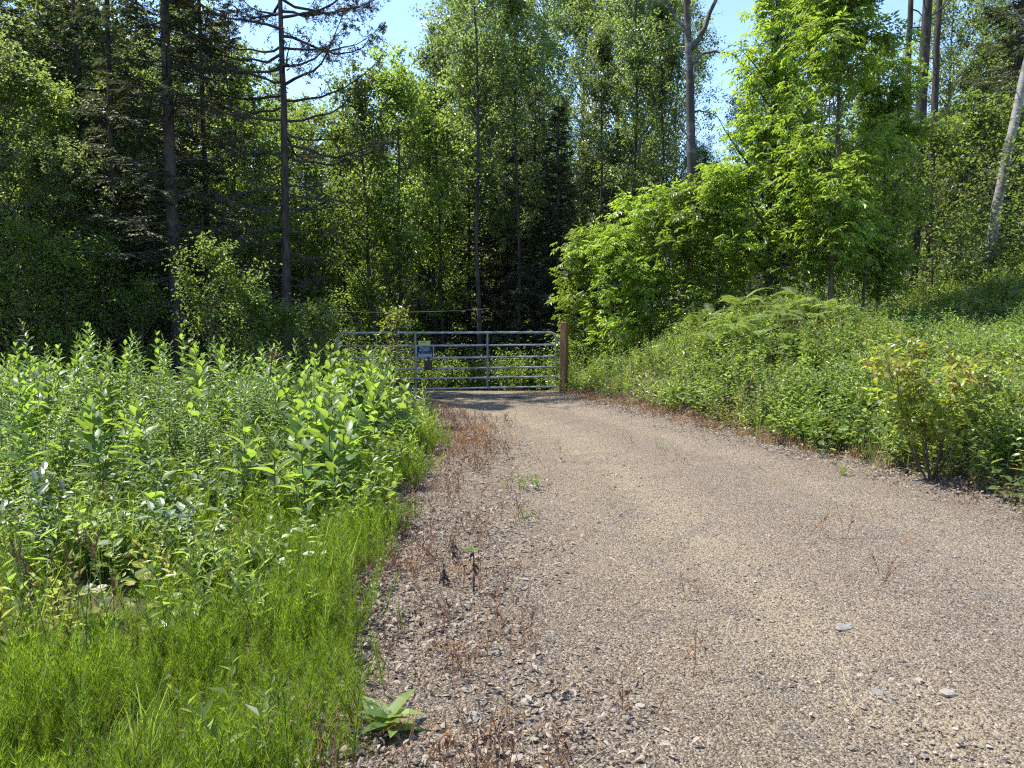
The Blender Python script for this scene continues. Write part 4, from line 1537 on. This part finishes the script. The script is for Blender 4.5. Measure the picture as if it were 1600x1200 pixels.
# coltsfoot: round leaves close to the ground in the open patch of the foreground
rc = np.random.default_rng(95)
CL = []
for i in range(3):
    g = Geo()
    a = np.linspace(.35, 2 * np.pi - .35, 13)
    rim = np.stack([-np.cos(a) * 1.0, np.sin(a) * 1.0, .12 + rc.normal(0, .06, 13)], -1) * (1 + .06 * (-1) ** np.arange(13))[:, None]
    V = np.concatenate([[[0, 0, 0]], rim * [1, 1, 1]])
    g.add(V, np.array([[0, k + 1, k + 2] for k in range(12)]), 0, rc.uniform(.3, 1))
    CL.append((g.mesh('coltsfoot_leaf', [M['maple']]), g.mesh('coltsfoot_leaf_yellow', [M['weed_yellow']]), g.mesh('coltsfoot_leaf_dry', [M['litter']])))
for i in range(20):
    if i < 14:
        u, Y = rc.uniform(20, 330), rc.uniform(3.3, 4.5)
        lab, grp = 'round leaved coltsfoot in the open patch of the left foreground', 'coltsfoots in the left foreground'
    else:
        u, Y = rc.uniform(1230, 1400), rc.uniform(8.6, 11.0)
        lab, grp = 'round leaved coltsfoot on the sunny bank', 'coltsfoots on the bank'
    x = X(u, Y)
    e = link('coltsfoot_plant', None, loc=(x, Y, gz(x, Y)))
    e.empty_display_size = .1
    for j in range(rc.integers(4, 8)):
        az, rr_, hh = rc.uniform(0, 6.28), rc.uniform(.03, .13), rc.uniform(.07, .22)
        tip = np.array([math.cos(az) * rr_, math.sin(az) * rr_, hh])
        link('stalk', Geo().add(*tube([[0, 0, 0], tip * [.5, .5, .6], tip], [.003, .003, .002], 4)).mesh('coltsfoot_stalk', [M['stem']]), e)
        link('leaf', CL[j % 3][rc.choice([0, 0, 0, 1])], e, loc=tip, rot=(rc.normal(0, .35), rc.normal(.2, .3), az), scale=rc.uniform(.028, .05))
    tag(e, lab, 'coltsfoot', grp)

# tall grass stalks with seed heads at the left edge
rq = np.random.default_rng(97)
for i in range(11):
    u, Y = rq.uniform(-5, 190), rq.uniform(2.9, 3.7)
    x = X(u, Y)
    h = rq.uniform(.45, .72)
    e = link('grass_stalk', None, loc=(x, Y, gz(x, Y)), rot=(rq.normal(0, .12), rq.normal(0, .12), 0))
    e.empty_display_size = .1
    q = np.linspace(0, 1, 6)
    bx_, by_ = rq.normal(0, .06, 2)
    path = np.stack([bx_ * q ** 2, by_ * q ** 2, q * h], -1)
    link('stem', Geo().add(*tube(path, np.linspace(.0028, .0016, 6), 5), 0, .5, True).mesh('grass_stalk_stem', [M['stem']]), e)
    n = 40
    t = rq.uniform(.84, 1.03, n)
    D = unit(rq, n) * [.6, .6, .3] + [0, 0, .9]
    v, f = leaf2(np.stack([bx_ * t ** 2, by_ * t ** 2, t * h], -1), D, unit(rq, n), .022, .006)
    link('seed_head', Geo().add(v, f, 0, rep(rq.random(n) * .5, 4)).mesh('grass_seed_head', [M['dead']]), e)
    link('blade', grass_clump(rq, 5, .3, .008, .015, .8).mesh('grass_blades', [M['grass']]), e)
    tag(e, 'upright grass stalk with a dark seed head in the near left corner', 'grass stalk', 'grass stalks in the near left corner')

# dock like rosette at the bottom edge
r = np.random.default_rng(91)
e = link('dock_plant', None, loc=(X(590, 2.74), 2.74, gz(X(590, 2.74), 2.74) + .012))
for i in range(15):
    az = i * 2.4 + r.normal(0, .2)
    g = Geo()
    v, f = leaf8(np.zeros((1, 3)), np.array([[1, 0, .0]]), np.array([[0, 0, 1.]]), .15 * r.uniform(.7, 1.2), .055, .3, .4)
    g.add(v, f, 0, r.random())
    link('leaf', g.mesh('dock_leaf', [M['tint'] if i == 8 else M['weed']]), e, loc=(r.normal(0, .03), r.normal(0, .03), r.uniform(0, .05)), rot=(0, -r.uniform(.3, 1.0), az))
tag(e, 'low leafy rosette with a reddish leaf at the bottom of the photo', 'plant')

# ferns on the bank
FR = [fern_frond(np.random.default_rng(100 + i)).mesh('fern_frond', [M['fern']]) for i in range(3)]
rf = np.random.default_rng(81)
spots = [(1110, 15.0), (1135, 14.2), (1160, 14.8), (1185, 13.9), (1205, 14.6), (1225, 13.8), (1245, 14.4), (1265, 13.7), (1150, 13.4), (1215, 13.2), (1090, 15.4), (1280, 14.6), (1500, 14.6), (1545, 14.0), (1580, 14.8), (1450, 15.4), (1255, 12.9), (1180, 13.0), (1120, 13.6), (1195, 15.2), (1235, 15.0), (1272, 15.2), (1150, 15.6), (1298, 13.6), (1230, 12.6), (1205, 12.4)]
for i, (u, Y) in enumerate(spots):
    x = X(u, Y)
    e = link('bracken_fern', None, loc=(x, Y, gz(x, Y)), rot=(0, 0, rf.uniform(0, 6.28)), scale=rf.uniform(.72, 1.0))
    hs = rf.uniform(.30, .62)
    link('stem', Geo().add(*tube([[0, 0, 0], [0, 0, hs]], [.006, .004], 5)).mesh('fern_stem', [M['stem']]), e)
    nf = rf.integers(5, 8)
    for j in range(nf):
        link('frond', FR[j % 3], e, loc=(0, 0, hs * rf.uniform(.55, 1)), rot=(rf.normal(0, .2), -rf.uniform(-.1, .5), j * 6.28 / nf + rf.normal(0, .2)))
    tag(e, 'feathery bracken fern in the pale clump on the bank top' if i not in (12, 13, 14, 15) else 'feathery bracken fern in the shade near the leaning birch', 'fern', 'ferns in the bank top clump' if i not in (12, 13, 14, 15) else 'ferns near the leaning birch')

# dying weeds on the gravel margin
def wilted(u, Y, h, lab, green=True, seed=0):
    r = np.random.default_rng(seed)
    x = X(u, Y)
    e = link('wilted_weed', None, loc=(x, Y, gz(x, Y) + .012))
    link('stem', Geo().add(*tube([[0, 0, 0], [.006, 0, h * .5], [0, .005, h]], [.006, .005, .003], 6), 0, .2, True).mesh('wilted_stem', [M['stem_dark']]), e)
    n = 16
    t = r.uniform(.4, .97, n)
    az = r.uniform(0, 6.28, n)
    D = np.stack([np.cos(az) * .6, np.sin(az) * .6, -r.uniform(.3, 1.1, n)], -1)
    v, f = leaf8(np.stack([0 * t, 0 * t, t * h], -1), D, unit(r, n), .06 * r.uniform(.5, 1.2, n), .017, .5, .3)
    link('withered_leaves', Geo().add(v, f, 0, rep(r.random(n) * .4, 8)).mesh('withered_leaves', [M['stem_dark']]), e)
    if green:
        n = 9
        az = np.arange(n) * 2.4
        D = np.stack([np.cos(az), np.sin(az), .6 + 0 * az], -1)
        v, f = leaf8(np.tile([0, 0, h * .97], (n, 1)), D, np.tile([0, 0, 1.], (n, 1)), .055 * r.uniform(.6, 1.2, n), .022, .3, .3)
        link('green_top', Geo().add(v, f, 0, rep(r.random(n), 8)).mesh('green_top', [M['weed']]), e)
    return tag(e, lab, 'weed')


wilted(738, 4.25, .26, 'wilted dark weed with a fresh green top on the gravel margin', True, 1)
wilted(706, 4.75, .18, 'withered dark weed left of the green topped one', False, 2)
wilted(690, 4.35, .14, 'small blackened weed nearest the horsetail edge', False, 3)
for (u, Y, lab, s) in ((826, 7.0, 'green weed tuft on the gravel left of the wheel track', 1.0), (822, 5.9, 'small yellow green tuft below the bigger one on the gravel', .6), (1335, 7.6, 'little weed tuft at the right edge of the gravel', .7), (1040, 9.2, 'tiny weed tuft in the far wheel track', .5)):
    r = np.random.default_rng(int(u))
    x = X(u, Y)
    e = link('weed_tuft', None, loc=(x, Y, gz(x, Y) + .012), scale=s)
    g = herb(r, 10, .14, .10, 9, .05, .018, .5, .1, .5, 0, 1)
    link('leaves', g.mesh('weed_tuft', [M['stem'], M['weed']]), e)
    tag(e, lab, 'weed')

# single stones, twigs on the road
def stone(u, v, sx, sy, sz, lab, mat='rock_pale', seed=0):
    Y = EYE * FPX / (v - HOR)
    Y = Y if v < 800 else EYE / math.tan(math.atan((v - 600) / FPX) + math.atan((600 - HOR) / FPX))
    fx = (u - 800) / FPX
    # distance along the pitched ray
    p = math.atan((600 - HOR) / FPX)
    dy, dz = math.cos(p) - (v - 600) / FPX * math.sin(p), -math.sin(p) - (v - 600) / FPX * math.cos(p)
    k_ = EYE / -dz
    x, y = fx * k_, dy * k_
    r = np.random.default_rng(seed)
    n, m = 9, 5
    V = []
    for i in range(1, m):
        th = math.pi * i / m
        for j in range(n):
            a = 6.283 * j / n
            q = 1 + r.normal(0, .17)
            V.append([math.sin(th) ** .6 * math.cos(a) * q, math.sin(th) ** .6 * math.sin(a) * q, math.cos(th) * (1 + r.normal(0, .06))])
    V += [[0, 0, .92], [0, 0, -.9]]
    F = []
    for i in range(m - 2):
        F += [[i * n + j, (i + 1) * n + j, (i + 1) * n + (j + 1) % n, i * n + (j + 1) % n] for j in range(n)]
    T = [[len(V) - 2, j, (j + 1) % n] for j in range(n)] + [[len(V) - 1, (m - 2) * n + (j + 1) % n, (m - 2) * n + j] for j in range(n)]
    g = Geo().add(np.array(V) * [sx / 2, sy / 2, sz / 2], [np.array(F), np.array(T)], 0, .5)
    o = link('loose_stone', g.mesh('loose_stone', [M[mat]]), loc=(x, y, gz(x, y) + .016 + sz * .12), rot=(r.normal(0, .1), r.normal(0, .1), r.uniform(0, 3)))
    return tag(o, lab, 'stone', 'loose stones on the gravel')


stone(1480, 1089, .075, .055, .03, 'palest loose stone at the lower right of the gravel', seed=1)
stone(1436, 1069, .05, .04, .03, 'small pale stone just left of the palest one', seed=2)
stone(1393, 1063, .045, .025, .02, 'thin pale stone chip further left of the palest one', seed=3)
stone(1345, 1052, .04, .03, .02, 'little pale stone leftmost of the pale row', seed=4)
stone(1372, 1078, .085, .045, .02, 'flat pinkish stone below the row of pale stones', 'rock', 5)
stone(1318, 983, .12, .07, .028, 'flat grey slab lying in the middle of the near gravel', 'rock', 6)
stone(1500, 953, .06, .035, .02, 'dark flat stone right of the grey slab', 'rock', 7)
stone(1395, 1090, .045, .04, .025, 'bluish grey pebble right below the flat pinkish stone', 'rock', 8)
stone(738, 1128, .08, .06, .03, 'grey stone among the dry leaves at the bottom', 'rock', 9)
stone(822, 1105, .06, .05, .03, 'pale grey stone amid leaf litter near the bottom centre', 'rock_pale', 10)
stone(1000, 1112, .05, .04, .025, 'pale stone between the litter and the gravel', 'rock_pale', 11)
stone(1440, 905, .05, .035, .02, 'whitish stone on the right wheel track', 'rock', 12)


def ground_at(u, v):
    p = math.atan((600 - HOR) / FPX)
    dy, dz = math.cos(p) - (v - 600) / FPX * math.sin(p), -math.sin(p) - (v - 600) / FPX * math.cos(p)
    k_ = EYE / -dz
    return (u - 800) / FPX * k_, dy * k_


def twig(u0, v0, u1, v1, rad, lab, mat='straw', seed=0):
    a, b = ground_at(u0, v0), ground_at(u1, v1)
    r = np.random.default_rng(seed)
    n = 8
    t = np.linspace(0, 1, n)
    px_ = a[0] + (b[0] - a[0]) * t + r.normal(0, .002, n)
    py_ = a[1] + (b[1] - a[1]) * t + r.normal(0, .002, n)
    path = np.stack([px_, py_, ground_z(px_, py_) + .018 + .005 * np.sin(t * 5 + seed)], -1)
    c = path.mean(0)
    o = link('fallen_twig', Geo().add(*tube(path - c, rad * (1.1 - .5 * t), 6), 0, .6, True).mesh('fallen_twig', [M[mat]]), loc=c)
    return tag(o, lab, 'twig', 'twigs on the gravel')


twig(952, 876, 994, 899, .006, 'pale straw coloured twig on the left side of the gravel', seed=1)
twig(1200, 1150, 1232, 1172, .004, 'short pale stalk near the bottom of the gravel', seed=2)
twig(1525, 1066, 1580, 1084, .003, 'thin dry stalk at the lower right of the gravel', 'dead', 3)
twig(1340, 1186, 1362, 1167, .003, 'thin dark twig at the bottom edge', 'dead', 4)
twig(760, 1178, 815, 1187, .004, 'brown stick among the dry leaves at the bottom edge', 'dead', 5)
twig(635, 1007, 676, 1004, .004, 'dark stick on the litter beside the horsetail', 'dead', 6)
twig(880, 1030, 893, 1042, .004, 'tiny straw piece on the litter', 'straw', 7)

# ------------------------------------------------------------------ uncountable ground cover
r = np.random.default_rng(200)
S_horse = [source('horsetail_source', horsetail_clump(r), [M['horsetail']]) for _ in range(6)]
S_grass = [source('grass_source', grass_clump(r, 30, .42), [M['grass']]) for _ in range(3)]
S_weed = [source('weed_source', herb(r, 5, .40, .10, 13, .095, .028, .5, .15, .22), [M['stem'], M['weed']]) for _ in range(3)]
S_weed += [source('weed_source', herb(r, 4, .32, .09, 9, .085, .05, .3, .25, .32, kind8=True), [M['stem'], M['weed']]) for _ in range(2)]
S_weedy = [source('yellow_weed_source', herb(r, 4, .36, .09, 13, .065, .022, .55, .15, .2), [M['stem'], M['weed_yellow']]) for _ in range(2)]
S_tall = [source('tall_weed_source', herb(r, 3, .95, .14, 26, .135, .038, .45, .12, .12, kind8=True), [M['stem'], M['goldenrod']]) for _ in range(4)]
S_rasp = [source('bramble_source', herb(r, 7, .34, .12, 9, .085, .055, .15, .3, .45, kind8=True), [M['stem'], M['maple']]) for _ in range(2)]
S_litter = [source('litter_source', litter_cluster(r, 10, .12, .036), [M['litter']]) for _ in range(5)]
S_curl = [source('curled_litter_source', litter_cluster(r, 10, .11, .042), [M['curl']]) for _ in range(4)]
S_peb = [source('pebble_source', pebble_cluster(r, 18, .065, .0042), [M['pebble']]) for _ in range(6)]
S_dead = [source('dead_weed_source', herb(r, 4, .15, .06, 6, .03, .008, .9, .3, .35, stem_r=.0016), [M['dead'], M['dead']]) for _ in range(3)]
S_rust = [source('dead_grass_source', grass_clump(r, 24, .14, .004, .06, .9), [M['rust']]) for _ in range(3)]
S_straw = [source('straw_source', grass_clump(r, 10, .16, .003, .08, 2.2), [M['straw']]) for _ in range(3)]
S_strawt = [source('tall_straw_source', grass_clump(r, 9, .28, .0035, .07, .6), [M['straw']]) for _ in range(2)]
S_bush = [source('bush_source', bush_clump(r, 1.2), [M['stem_dark'], M['maple']]) for _ in range(3)]
S_bushd = [source('dark_bush_source', bush_clump(r, 1.3, 8, .09, .055, 40), [M['stem_dark'], M['shade']]) for _ in range(3)]


S_bushs = [source('small_bush_source', bush_clump(r, .75, 6, .075, .045, 22), [M['stem_dark'], M['weed']]) for _ in range(3)]


def patch(x, y, s, th=0.0, k=2.5):
    return 1 / (1 + np.exp(-(wob(x + 7, y - 3, s) - th) * k * 2))


def cover(name, label, cat, srcs, n, box_, keep, smin, smax, tilt=.12, grow=None):
    P = pts(n, *box_, keep, r)
    s = r.uniform(smin, smax, len(P))
    if grow is not None:
        s = s * grow(P[:, 0], P[:, 1])
    scatter(name, label, cat, srcs, P, r.uniform(0, 6.28, len(P)), s, tilt, r)


dL = lambda x, y: xl(y) - x
dR = lambda x, y: x - xr(y)

def horse_keep(x, y):
    d = dL(x, y)
    edge = sstep(-.08, .38, d - .06 + .26 * wob(x, y, 2.6))
    strip = np.exp(-(d / (.75 + .25 * wob(x, y, .9))) ** 2) * (y < 9.5)
    front = 1 - sstep(3.3, 4.3, y + .5 * wob(x, y, 1.2))
    hole = np.exp(-((x + 2.35) / .85) ** 2 - ((y - 3.75) / .55) ** 2)
    return (1 - .9 * hole) * edge * np.clip(np.maximum(front * .9, strip) + .16 + .45 * patch(x, y, .9, .55), 0, 1) * (.35 + .65 * patch(x, y, 1.7, -.35))


cover('horsetail', 'feathery bright green horsetail covering the left foreground', 'horsetail', S_horse, 10000, (-9, 0, 1.6, 11), horse_keep, .55, 1.05, .15, lambda x, y: .62 + .6 * patch(x, y, 2.1, .0, 3))
cover('grass', 'green grass among the weeds on both sides of the road', 'grass', S_grass, 16000, (-15, 14, 1.6, 19),
      lambda x, y: np.where(dL(x, y) > .15, .30 + .5 * (y > 10) - .20 * (y < 4.2), np.where(dR(x, y) > .2, .45, 0)) * patch(x, y, .9, -.1), .6, 1.3)
cover('weeds', 'low mixed green weeds covering field and bank', 'weeds', S_weed, 15000, (-13, 14, 2.2, 19),
      lambda x, y: np.where(dL(x, y) > .25, (.12 + .55 * sstep(3.2, 4.2, y)) * patch(x, y, 2.3, -.05, 4), np.where(dR(x, y) > .15, .75 * patch(x, y, 1.9, -.2, 4), 0)), .7, 1.35)
cover('yellow_weeds', 'yellow green weeds dotted over the field and the bank', 'weeds', S_weedy, 5000, (-13, 14, 2.2, 18),
      lambda x, y: np.where(dL(x, y) > .3, .3, np.where(dR(x, y) > .15, .75, 0)) * patch(x, y, 1.1, .15), .7, 1.3)
cover('tall_weeds', 'dense tall goldenrod mass between the single plants in the left field', 'weeds', S_tall, 2100, (-13, -.5, 4.2, 13),
      lambda x, y: sstep(.8, 2.2, dL(x, y)) * (.55 + .3 * sstep(6, 8, y)) * (1 - .85 * sstep(9.8, 11.2, y)) * patch(x, y, 1.5, .05, 5), .62, 1.12, .08, lambda x, y: .46 + .22 * sstep(5, 10, y) + .34 * patch(x, y, 1.0, .1, 3) * sstep(5, 8, y) - .2 * sstep(10, 12, y))
cover('bank_weeds', 'taller leafy weeds massed on the bank right of the road', 'weeds', S_tall + S_bushs, 1500, (1, 14, 6.5, 20),
      lambda x, y: sstep(.4, 1.6, dR(x, y)) * .85 * patch(x, y, 1.7, .05, 5), .38, .85)
cover('dry_stalks', 'straw coloured dead grass and stalks among the green weeds', 'dead grass', S_strawt + S_dead, 4200, (-9, 13, 2.4, 16),
      lambda x, y: np.where(dL(x, y) > .1, .30 * patch(x, y, 2.2, .2, 5), np.where(dR(x, y) > .1, .65 * patch(x, y, 1.5, .2, 5), 0)), .8, 2.0, .2)
cover('brambles', 'low broad leaved bramble patch on the bank', 'brambles', S_rasp, 900, (2.2, 9, 7, 13.5),
      lambda x, y: (dR(x, y) > .3) * np.exp(-((x - 4.3) / 1.0) ** 2 - ((y - 9.3) / 1.3) ** 2) + .12 * (dR(x, y) > .4), .8, 1.4)
cover('undergrowth', 'sunlit leafy undergrowth beyond the gate', 'undergrowth', S_bush, 420, (-9, 5, 18.4, 30),
      lambda x, y: .9 * (np.abs(x + 1) < 6), .6, 1.15)
cover('dark_undergrowth', 'shaded bushes on the floor of the wood', 'undergrowth', S_bushd, 2600, (-40, 40, 15.5, 62),
      lambda x, y: np.where((x > -5) & (x < 2) & (y < 25), 0, np.where((x > 1.5) & (y < 17.5), 0, .55)), .7, 1.5)
cover('leaf_litter', 'dry grey brown leaf litter along the road margins', 'leaf litter', S_litter, 34000, (-1.6, 5.6, 1.9, 16.5),
      lambda x, y: np.clip(np.where(dL(x, y) > .5, .10, np.exp(-(np.maximum(-dL(x, y) - .45, 0) / .50) ** 2)) * (.30 + .70 * patch(x, y, 2.7, .1, 4)) * (1 - .5 * sstep(8, 12, y)) + .9 * np.exp(-((dR(x, y) + .1) / .35) ** 2) + .02 * patch(x, y, 1.9, .4, 4), 0, 1), .5, 1.25, .2)
cover('curled_litter', 'thick curled grey brown leaf litter on the near left margin of the drive', 'leaf litter', S_litter + S_litter + S_curl, 11000, (-1.3, 1.9, 1.9, 6.2),
      lambda x, y: np.clip(np.where(dL(x, y) > .4, .15, np.exp(-(np.maximum(-dL(x, y) - .55, 0) / .45) ** 2)) * (.12 + .88 * patch(x, y, 3.3, .1, 4)) * (1 - .5 * sstep(4, 6, y)), 0, 1), .25, .75, .3)
cover('gravel', 'loose crushed stone on the driveway surface', 'gravel', S_peb, 30000, (-1.2, 5.6, 2.1, 11.5),
      lambda x, y: ((dL(x, y) < .05) & (dR(x, y) < .1)) * np.clip(1.15 - (y - 2) / 10, .1, 1) * (.30 + .70 * patch(x * .8, y * .5, 2.1, .0)), .6, 1.5, .05)
cover('dead_weeds', 'brown dead weed stubble along the gravel margins', 'dead weeds', S_dead, 7000, (-1.6, 5.6, 2.1, 16),
      lambda x, y: np.clip(.9 * np.exp(-((-dL(x, y) - .2) / .5) ** 2) * (.2 + .8 * patch(x, y, 3.1, .0, 5)) + .45 * np.exp(-((dR(x, y) + .02) / .22) ** 2) + .003 * (dR(x, y) < 0), 0, 1) * (dL(x, y) < .35), .6, 1.6, .2)
cover('dead_grass', 'rust coloured dead grass on the gravel margins', 'dead grass', S_rust, 5000, (-2.2, 4.6, 2.2, 16.5),
      lambda x, y: np.clip(.9 * np.exp(-((x + .62) / .35) ** 2 - ((y - 10.2) / 1.3) ** 2) + .9 * (y > 10) * np.exp(-((dR(x, y) - .08) / .2) ** 2) + .25 * np.exp(-((dR(x, y) - .05) / .15) ** 2) + .22 * np.exp(-((-dL(x, y) - .35) / .5) ** 2) * patch(x, y, 2.9, .3, 5) + .003, 0, 1), .4, 1.1, .3)
cover('straw', 'scattered dry straw on the gravel', 'straw', S_straw, 1100, (-.9, 4.6, 2.2, 9),
      lambda x, y: (dL(x, y) < 0) * (dR(x, y) < 0) * (.7 * np.exp(-(-dL(x, y) / 1.3) ** 2) + .05), .4, 1.0, .5)
